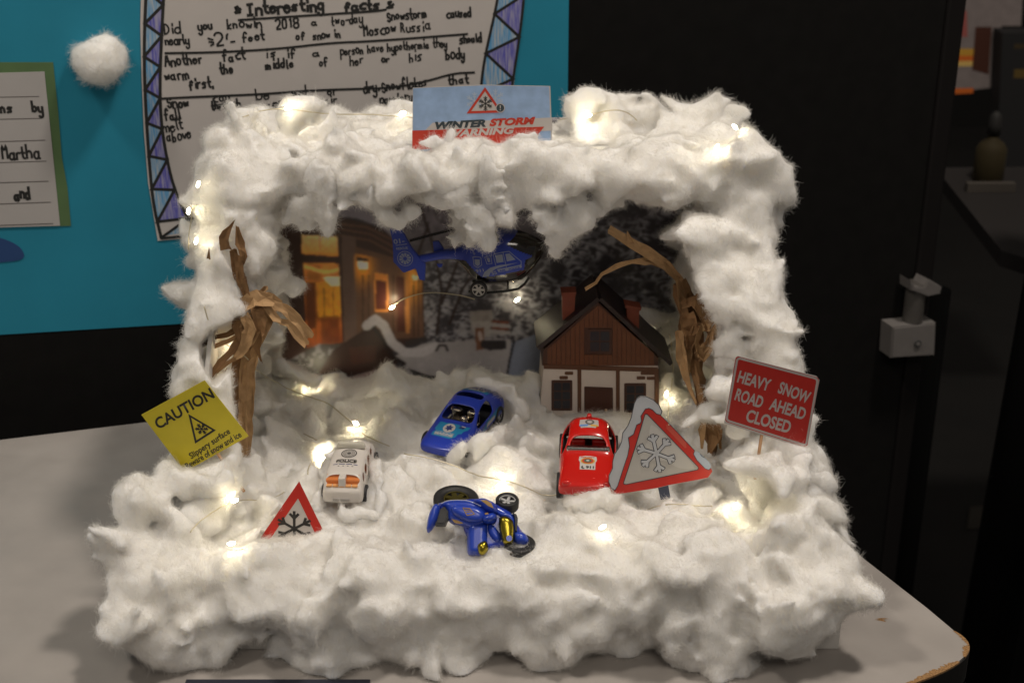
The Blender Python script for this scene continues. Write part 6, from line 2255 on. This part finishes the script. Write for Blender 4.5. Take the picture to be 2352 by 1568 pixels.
# drooping wisps
def PC(l):
    return [PY(*p) for p in l]
g.chain(PC([(1660, 1370, -1.4), (1670, 1440, -1.8), (1680, 1500, -1.9), (1690, 1540, -1.6)]), [1.5, 1.3, 1.1, 0.7])
g.chain(PC([(1740, 1540, -1.2), (1700, 1552, -1.6), (1650, 1560, -2.0)]), [0.8, 0.7, 0.6])
g.chain(PC([(1250, 1450, -1.2), (1262, 1500, -1.5), (1266, 1540, -1.5)]), [1.0, 0.8, 0.55])
g.chain(PC([(1290, 1400, -1.6), (1310, 1460, -1.6), (1325, 1500, -1.4)]), [0.8, 0.6, 0.35])
g.chain(PC([(1560, 1420, -1.0), (1640, 1460, -1.2), (1740, 1470, -.8)]), [0.9, 0.9, 0.5])
g.chain(PC([(1600, 1490, -1.0), (1640, 1525, -1.1)]), [0.8, 0.35])
g.chain(PC([(720, 1480, -1.0), (700, 1530, -1.2)]), [1.1, 0.9])
g.chain(PC([(1030, 1500, -1.0), (1080, 1530, -1.1)]), [0.9, 0.8])
g.chain(PC([(330, 1370, 0.0), (360, 1430, -1.0), (420, 1500, -1.0)]), [2.0, 1.6, 1.3])
g.patch((-24.2, -0.7, 1.3), (20, -0.7, 1.6), (20, -0.5, 4.2), (-24.4, -0.5, 4.2), 2.0, 1.0, 1.5, n=2)
for px, py, y, r in ((470, 1100, 5.0, 1.3), (520, 1105, 5.5, 1.2), (410, 1110, 5, 1.2), (1745, 1060, 5.2, 1.4), (1700, 1070, 5.8, 1.2), (1815, 1075, 5.5, 1.3), (1830, 1120, 5, 1.4), (1800, 1110, 4, 1.4), (1870, 1100, 6, 1.2), (1235, 1262, 1.9, 1.0), (1180, 1285, 1.5, 1.1)):
    g.puff(PY(px, py, y), r, n=2)
# slopes that climb to the side walls
g.patch((-24.0, 5, 6), (-21.5, 5, 6), (-21.5, 29, 8), (-23.0, 29, 8), 2.2, 1.2, 1.7)
g.patch((19.0, 4, 6), (21.4, 4, 5.6), (19.5, 29, 8), (16.8, 29, 8), 2.0, 1.2, 1.8)
g.flakes(800, .22, .5, .6)
ground = g.build('cotton_snow', vox=0.2, seed=3, fuzz=165, zmin=0.03, keepout=KEEP)
tag(ground, 'white cotton wool laid as snow over the base and front of the box', 'cotton wool', kind='stuff')

# ---- arch
random.seed(33)
a = Cotton()
SLv = [Vector(p) for p in SL]
SRv = [Vector(p) for p in SR]
a.patch(SLv[0], SLv[1], SLv[2], SLv[3], 2.2, .9, 1.4, off=(0.0, 0, 0), n=2)
a.patch(SLv[0] + Vector((0, 6, 0)), SLv[1], SLv[2], SLv[3], 2.2, 1.0, 1.5, off=(0.9, 0, 0))
a.patch(SRv[0] + Vector((0, 3, 0)), SRv[1], SRv[2], SRv[3], 2.2, .9, 1.3, off=(0.1, 0, 0), n=2)
a.patch(SRv[0] + Vector((0, 6, 0)), SRv[1], SRv[2], SRv[3], 2.2, 1.0, 1.6, off=(-1.1, 0, 0))
# edge rolls of the side walls
a.patch(SLv[0] + Vector((0, -.3, 1)), SLv[0] + Vector((2.0, 1, 1)), SLv[3] + Vector((2.8, 0, -.5)), SLv[3] + Vector((.5, 0, -.5)), 1.8, 1.1, 1.6, n=2)
a.patch(SRv[0] + Vector((-2.6, 3, 1)), SRv[0] + Vector((-.2, 3, 1)), SRv[3] + Vector((-0.3, 0, 0)), SRv[3] + Vector((-4.0, 0, 0)), 1.8, 1.1, 1.7, n=2)
# top
a.patch((-20.3, 17.8, 28.9), (16.0, 17.8, 28.8), (15.8, 30.0, 28.5), (-20.0, 30.0, 28.5), 2.1, .95, 1.3, squash=0.85, n=2)
a.patch((-20.6, 16.8, 28.0), (16.4, 16.8, 27.6), (16.4, 16.9, 29.0), (-20.6, 16.9, 29.0), 1.8, 1.0, 1.5, n=2)
a.patch((-21, 19, 28.1), (16, 19, 28.1), (16, 28, 28.1), (-21, 28, 28.1), 2.6, .8, 1.1, n=2)
# margins of the back panel
a.patch((-21.8, 29.3, 6.5), (-19.8, 29.3, 6.5), (-20.6, 29.3, 27.5), (-21.5, 29.3, 27.5), 2.0, 1.0, 1.3)
a.patch((14.6, 29.3, 6.5), (19, 29.3, 6.5), (17.3, 29.3, 27.5), (13.6, 29.3, 27.5), 2.1, 1.0, 1.5)
# named bulges read off the photograph
for px, py, y, r in ((520, 310, 19, 1.7), (570, 275, 22, 1.5), (650, 262, 25, 1.4), (490, 380, 17.5, 1.4), (500, 450, 17, 2.0), (570, 450, 16.5, 1.9), (580, 540, 17, 1.9), (620, 420, 16.5, 1.8), (700, 400, 16.3, 1.7), (800, 400, 16.2, 1.8), (880, 430, 16, 1.9), (930, 400, 16, 2.0), (1020, 410, 16, 2.0),
                     (1100, 380, 16.2, 2.0), (1170, 370, 16.5, 1.7), (1270, 380, 16.4, 1.8), (1340, 400, 16, 1.8), (1430, 400, 16.3, 1.9), (1520, 430, 16.5, 1.9), (1600, 400, 16.5, 2.1), (1700, 400, 16.8, 2.1), (1745, 375, 17, 1.5), (1755, 430, 17, 1.3), (1640, 480, 17, 2.0), (1720, 500, 17, 1.9),
                     (1550, 500, 17.5, 1.5), (1530, 540, 18.5, 1.1), (1330, 260, 27, 1.2), (1400, 268, 27, 1.2), (1560, 270, 27, 1.3), (1610, 268, 27, 1.2), (1690, 285, 24, 1.3), (640, 625, 20, 1.7), (660, 660, 20, 1.4), (600, 600, 20, 1.5), (560, 610, 17, 1.4), (520, 630, 14.5, 1.6), (480, 600, 16, 1.6),
                     (430, 655, 19, 1.0), (405, 665, 19, 0.9), (470, 700, 16, 1.6), (440, 780, 18, 1.4), (480, 830, 16, 1.6), (440, 900, 16, 1.6), (430, 980, 13, 1.6), (630, 760, 21, 1.7), (620, 850, 21, 1.6), (600, 920, 20, 1.8), (470, 560, 17, 1.3), (460, 520, 18, 1.2),
                     (1650, 590, 17, 1.9), (1700, 640, 17, 1.7), (1640, 690, 16, 1.6), (1700, 740, 16, 1.9), (1710, 800, 15.5, 1.6), (1680, 850, 15, 1.8), (1735, 860, 15, 1.5), (1600, 620, 17.5, 1.1), (1640, 920, 13, 1.6), (1700, 970, 12.6, 1.5), (1765, 820, 15, 1.1), (1790, 880, 14, 1.1),
                     (1730, 1030, 11, 1.7), (1800, 1060, 9.5, 1.7), (1860, 1080, 8, 1.2), (1580, 900, 22, 1.5), (1475, 725, 28.3, 1.9), (1510, 780, 28, 1.6), (1440, 715, 28.8, 1.2), (1240, 770, 28.6, 1.0), (1235, 830, 28, 1.1)):
    a.puff(PY(px, py, y), r * 0.74, n=2)
a.chain([SRv[0] + Vector((-.1, .2, .6)), SRv[3] + Vector((-.2, .1, -.6))], [1.15, 1.2])
a.chain([SLv[0] + Vector((.1, .2, .6)), SLv[3] + Vector((.3, .1, -.6))], [1.1, 1.15])
a.chain(PC([(1725, 350, 17.8), (1768, 385, 17.6), (1786, 425, 17.5), (1788, 455, 17.5)]), [1.2, 1.2, .9, .5])
a.chain(PC([(450, 650, 17), (405, 668, 16.8), (396, 660, 16.8)]), [.9, .8, .5])
a.puff(PY(1615, 262, 27), 1.2, n=2)
a.puff(PY(1345, 252, 27), 1.2, n=2)
random.seed(78)
a.patch((-19.8, 30.2, 28.6), (15.6, 30.2, 28.6), (15.6, 30.9, 28.9), (-19.8, 30.9, 28.9), 1.8, .9, 1.15, n=2)
a.flakes(1000, 0.24, 0.55, .65)
arch = a.build('cotton_cover', vox=0.2, seed=5, fuzz=165, keepout=KEEP)
tag(arch, 'white cotton wool wrapped round the walls and roof of the box', 'cotton wool', kind='stuff')

# ---- hanging tufts: things of their own
def tuft(label, paths, seed, group=None, flat=0.6):
    random.seed(seed)
    t = Cotton()
    for pts, rad in paths:
        t.chain(PC(pts), [r * .84 for r in rad], flat)
    o = t.build('cotton_tuft', vox=0.15, seed=seed, fuzz=165, warp=0.62, flen=(0.3, 0.9), lift=0.8, k=0.10, amp=3.0)
    return tag(o, label, 'cotton tuft', 'cotton tufts hanging from the roof of the box')
tuft('ragged square cotton tuft hanging at the left end of the opening', [([(735, 420, 16), (725, 455, 16), (715, 490, 16.2), (705, 512, 16.2)], [1.2, 1.15, .9, 0.4]), ([(750, 440, 16), (750, 490, 16), (750, 524, 16.2)], [1.1, .85, 0.3]), ([(690, 470, 16), (665, 500, 16.2)], [0.9, 0.45])], 41)
tuft('longest cotton tuft, drooping over the roof of the toy helicopter', [([(990, 415, 15.8), (1050, 440, 15.5), (1085, 490, 15.4), (1112, 550, 15.5)], [1.3, 1.35, 1.1, 0.6]), ([(1000, 450, 15.7), (1060, 490, 15.5)], [1.2, .9]), ([(1105, 520, 15.5), (1118, 562, 15.6)], [.8, .5])], 42)
tuft('narrow pointed cotton tuft hanging beside the longest one', [([(1130, 400, 15.6), (1150, 450, 15.5), (1172, 500, 15.6)], [1.1, 0.8, 0.3])], 43)
tuft('forked wispy cotton tuft hanging over the nose of the helicopter', [([(1300, 425, 15.9), (1240, 460, 15.6), (1252, 515, 15.6), (1275, 575, 15.7)], [.9, .55, .75, 0.4]), ([(1320, 430, 15.8), (1310, 490, 15.6), (1285, 545, 15.7)], [0.6, .85, 0.5]), ([(1290, 515, 15.6), (1345, 505, 15.8), (1402, 458, 16)], [.8, 0.7, 0.22]), ([(1300, 535, 15.7), (1340, 530, 15.8)], [.6, .5])], 44, flat=0.5)
tuft('small grey cotton tuft hanging behind the longest one above the tail boom', [([(1040, 500, 19), (1035, 545, 19)], [0.9, 0.5]), ([(1065, 510, 19), (1068, 558, 19.2)], [0.8, 0.35])], 45)
tuft('flat broad cotton tuft sagging left of the helicopter tail', [([(800, 430, 16), (860, 465, 15.9), (910, 488, 15.9), (960, 470, 16)], [1.0, .95, 0.7, 0.5])], 46)


def drift(label, paths, seed, flat=0.6, fz=170):
    random.seed(seed)
    t = Cotton()
    for pts, rad in paths:
        t.chain(PC(pts), rad, flat)
    o = t.build('cotton_tuft', vox=0.12, seed=seed, fuzz=fz, warp=0.5, flen=(0.2, 0.7), lift=0.8, k=0.09, amp=2.5)
    return tag(o, label, 'cotton tuft')
drift('cotton tuft banked against the front corner of the blue car', [([(1050, 1048, 14.4), (1085, 1035, 14.5), (1120, 1022, 14.9)], [.5, .6, .6]), ([(1120, 1035, 14.8), (1150, 1002, 16), (1172, 985, 17)], [.8, .7, .6])], 51)
drift('thin veil of cotton caught on the rear of the blue car', [([(1105, 880, 20.8), (1140, 886, 20.5), (1178, 905, 20.3), (1205, 945, 20)], [.22, .36, .36, .55])], 52)
drift('wisp of cotton lying across the white car roof', [([(762, 1045, 12.4), (795, 1042, 12.4), (818, 1036, 12.5)], [.3, .38, .2])], 53)
drift('cotton tuft covering the front bumper of the red car', [([(1322, 1160, 6.0), (1350, 1150, 6.2), (1372, 1132, 6.4)], [.5, .65, .35]), ([(1360, 1165, 6), (1420, 1150, 6.4)], [.6, .6])], 54)
drift('cotton tuft overlapping the lower part of the blue motorcycle', [([(1048, 1232, 2.6), (1070, 1212, 2.9), (1092, 1215, 2.8)], [.5, .45, .3])], 55)
drift('small cotton wisp hiding the first letter on the storm card', [([(1030, 326, 19.4), (1040, 310, 19.5)], [.35, .2]), ([(985, 328, 19.3), (1015, 328, 19.3)], [.3, .3])], 56)
drift('cotton wisp hiding the lower right edge of the storm card', [([(1195, 324, 19.3), (1212, 312, 19.4), (1228, 312, 19.5)], [.3, .3, .2])], 57)
drift('cotton drift hiding the left wheels of the white car', [([(738, 1165, 7.6), (752, 1120, 9.2), (768, 1075, 11.2)], [.6, .65, .5])], 58)
drift('cotton drift hiding the right wheels of the white car', [([(862, 1168, 7.6), (872, 1120, 9.2), (868, 1070, 11.2)], [.6, .6, .5]), ([(770, 1180, 6.6), (840, 1182, 6.6)], [.45, .45])], 59)
# ================================================================== cotton ball on the teal paper
random.seed(5)
cb = Cotton()
c = CAM + ray(226, 126) * ((WALL.o - CAM).dot(WALL.n) / ray(226, 126).dot(WALL.n))
cb.blob(c + WALL.n * 1.3, 2.25, (1.0, 0.9, 0.85), Matrix.Identity(3))
for k in range(14):
    a = k * 2 * math.pi / 14
    cb.puff(c + WALL.n * 1.2 + Vector((math.cos(a) * 1.35, 0.2 * math.cos(a), math.sin(a) * 1.3)), random.uniform(.6, .85), n=1)
ball = cb.build('cotton_ball', vox=0.14, warp=.45, seed=9, fuzz=110, flen=(.3, .9), lift=.7, k=.3)
tag(ball, 'round white cotton ball stuck on the teal paper beside the poster', 'cotton ball')

# ================================================================== fairy lights
dgx = bpy.context.evaluated_depsgraph_get()
def bvh_of(o):
    t = o.data
    mw = o.matrix_world
    return BVHTree.FromPolygons([mw @ v.co for v in t.vertices], [tuple(p.vertices) for p in t.polygons])
bpy.context.view_layer.update()
SURF = [bvh_of(ground), bvh_of(arch)] + [bvh_of(o) for o in bpy.data.objects if o.type == 'MESH' and o.name.split('.')[0] in ('cotton_tuft', 'printed_picture', 'body', 'card', 'trunk')]


def onto(px, py, lift=0.1):
    """the point of the scene's surface seen along that ray, lifted towards the lamp side"""
    r = ray(px, py).normalized()
    best = None
    for b in SURF:
        h = b.ray_cast(CAM, r)
        if h[0] is not None and (best is None or h[3] < best[3]):
            best = h
    if best is None:
        return CAM + r * 105
    nrm = best[1] if best[1].dot(r) < 0 else -best[1]
    return best[0] + (nrm * 0.7 - r * 0.6) * lift


fls = thing('fairy_lights', 'string of warm white fairy lights on thin silver wire woven through the cotton', 'fairy lights')
M_WIRE = mat('silver_wire', (0.62, 0.56, 0.42), 0.4, metal=.55)
BULB = {}
def bulb_mat(k):
    if k not in BULB:
        BULB[k] = mat('bulb_glow_%d' % int(k), (0.9, 0.85, 0.7), 0.3, emit=(1.0, 0.86, 0.56), estr=k)
    return BULB[k]


def bulb(px, py, strength, lift=0.32, ang=0.0, ln=0.26, r=0.125, p=None):
    p = onto(px, py, lift * 2.3) if p is None else p
    strength *= 1.35
    bm = bmesh.new()
    bmesh.ops.create_icosphere(bm, subdivisions=2, radius=1.0)
    d = Vector((math.cos(ang), 0.15, math.sin(ang))).to_track_quat('Z', 'Y').to_matrix().to_4x4()
    bmesh.ops.transform(bm, matrix=Matrix.Translation(p) @ d @ Matrix.Diagonal((r, r, ln, 1)), verts=bm.verts)
    bm_obj('bulb', bm, bulb_mat(strength), fls, smooth=True)
    return p


E0 = 75
for px, py, s, l, a in ((668, 250, 90, .30, .1), (1348, 262, 105, .45, .2), (1700, 300, 70, .35, -.8), (445, 480, 55, .35, 1.3), (535, 795, 80, .5, .2), (700, 893, 95, .35, 1.4), (817, 985, 90, .30, -.6), (742, 1040, 190, .40, .5),
                          (522, 1146, 85, .35, .3), (538, 1264, 70, .35, .1), (1155, 1101, 110, .32, 0), (1688, 1158, 120, .45, 1.2), (1539, 912, 85, .3, 1.4), (902, 700, 60, .35, .5), (1188, 683, 60, .35, .6),
                          (1385, 1225, 42, .30, .4), (1466, 738, 22, .2, .4), (1502, 776, 22, .2, .4), (1655, 346, 55, .25, 1.2), (928, 268, 38, .35, 0), (468, 425, 18, .3, 1.2), (462, 560, 35, .3, 1.3), (520, 1130, 25, .3, .3)):
    bulb(px, py, s, l, a)
# wire visible on the surface
def wire(pts, lift=0.34, r=0.048):
    P = smooth2d(pts, 2)
    Q = []
    for a, b in zip(P, P[1:]):
        n = max(1, int(math.hypot(b[0] - a[0], b[1] - a[1]) / 9))
        for j in range(n):
            t = j / n
            Q.append(onto(a[0] + (b[0] - a[0]) * t, a[1] + (b[1] - a[1]) * t, lift))
    Q.append(onto(*P[-1], lift))
    # the wire is stiff: it bridges hollows
    for _ in range(6):
        Q = [Q[0]] + [(Q[i - 1] + Q[i] * 2 + Q[i + 1]) / 4 + Vector((0, -.01, .006)) for i in range(1, len(Q) - 1)] + [Q[-1]]
    rnd = random.Random(len(Q))
    Q = [q + Vector((rnd.gauss(0, .012), rnd.gauss(0, .012), rnd.gauss(0, .012))) for q in Q]
    tube('wire', Q, r, M_WIRE, fls, n=5)
wire([(560, 270), (600, 255), (668, 248), (720, 258), (770, 272), (840, 268), (946, 274)])
wire([(1282, 275), (1348, 262), (1400, 258), (1430, 254), (1462, 275)])
wire([(440, 570), (436, 540), (440, 500), (446, 478), (458, 470)])
wire([(470, 700), (480, 745), (500, 780), (535, 795), (562, 808), (580, 840), (610, 868), (650, 890), (700, 912), (742, 924), (752, 924), (790, 960), (817, 984)])
wire([(700, 905), (698, 918)])
wire([(835, 1000), (860, 1015), (895, 1026)])
wire([(930, 1048), (1000, 1060), (1060, 1080), (1110, 1100), (1150, 1102), (1200, 1118), (1250, 1138), (1290, 1140), (1330, 1141)])
wire([(436, 1222), (460, 1190), (500, 1165), (522, 1148), (570, 1150), (620, 1150), (658, 1133)])
wire([(700, 1002), (728, 1016)])
wire([(706, 1092), (708, 1078), (715, 1062)])
wire([(538, 1264), (560, 1268)])
wire([(1490, 1168), (1540, 1160), (1590, 1164), (1640, 1168)])
wire([(905, 700), (930, 680), (980, 668), (1040, 672), (1090, 685)], lift=.25)
wire([(1539, 922), (1542, 945), (1530, 960), (1535, 972)])
wire([(1535, 770), (1548, 800), (1545, 860), (1540, 905)], lift=.3)
# switch-dark plug wire at the lower left corner
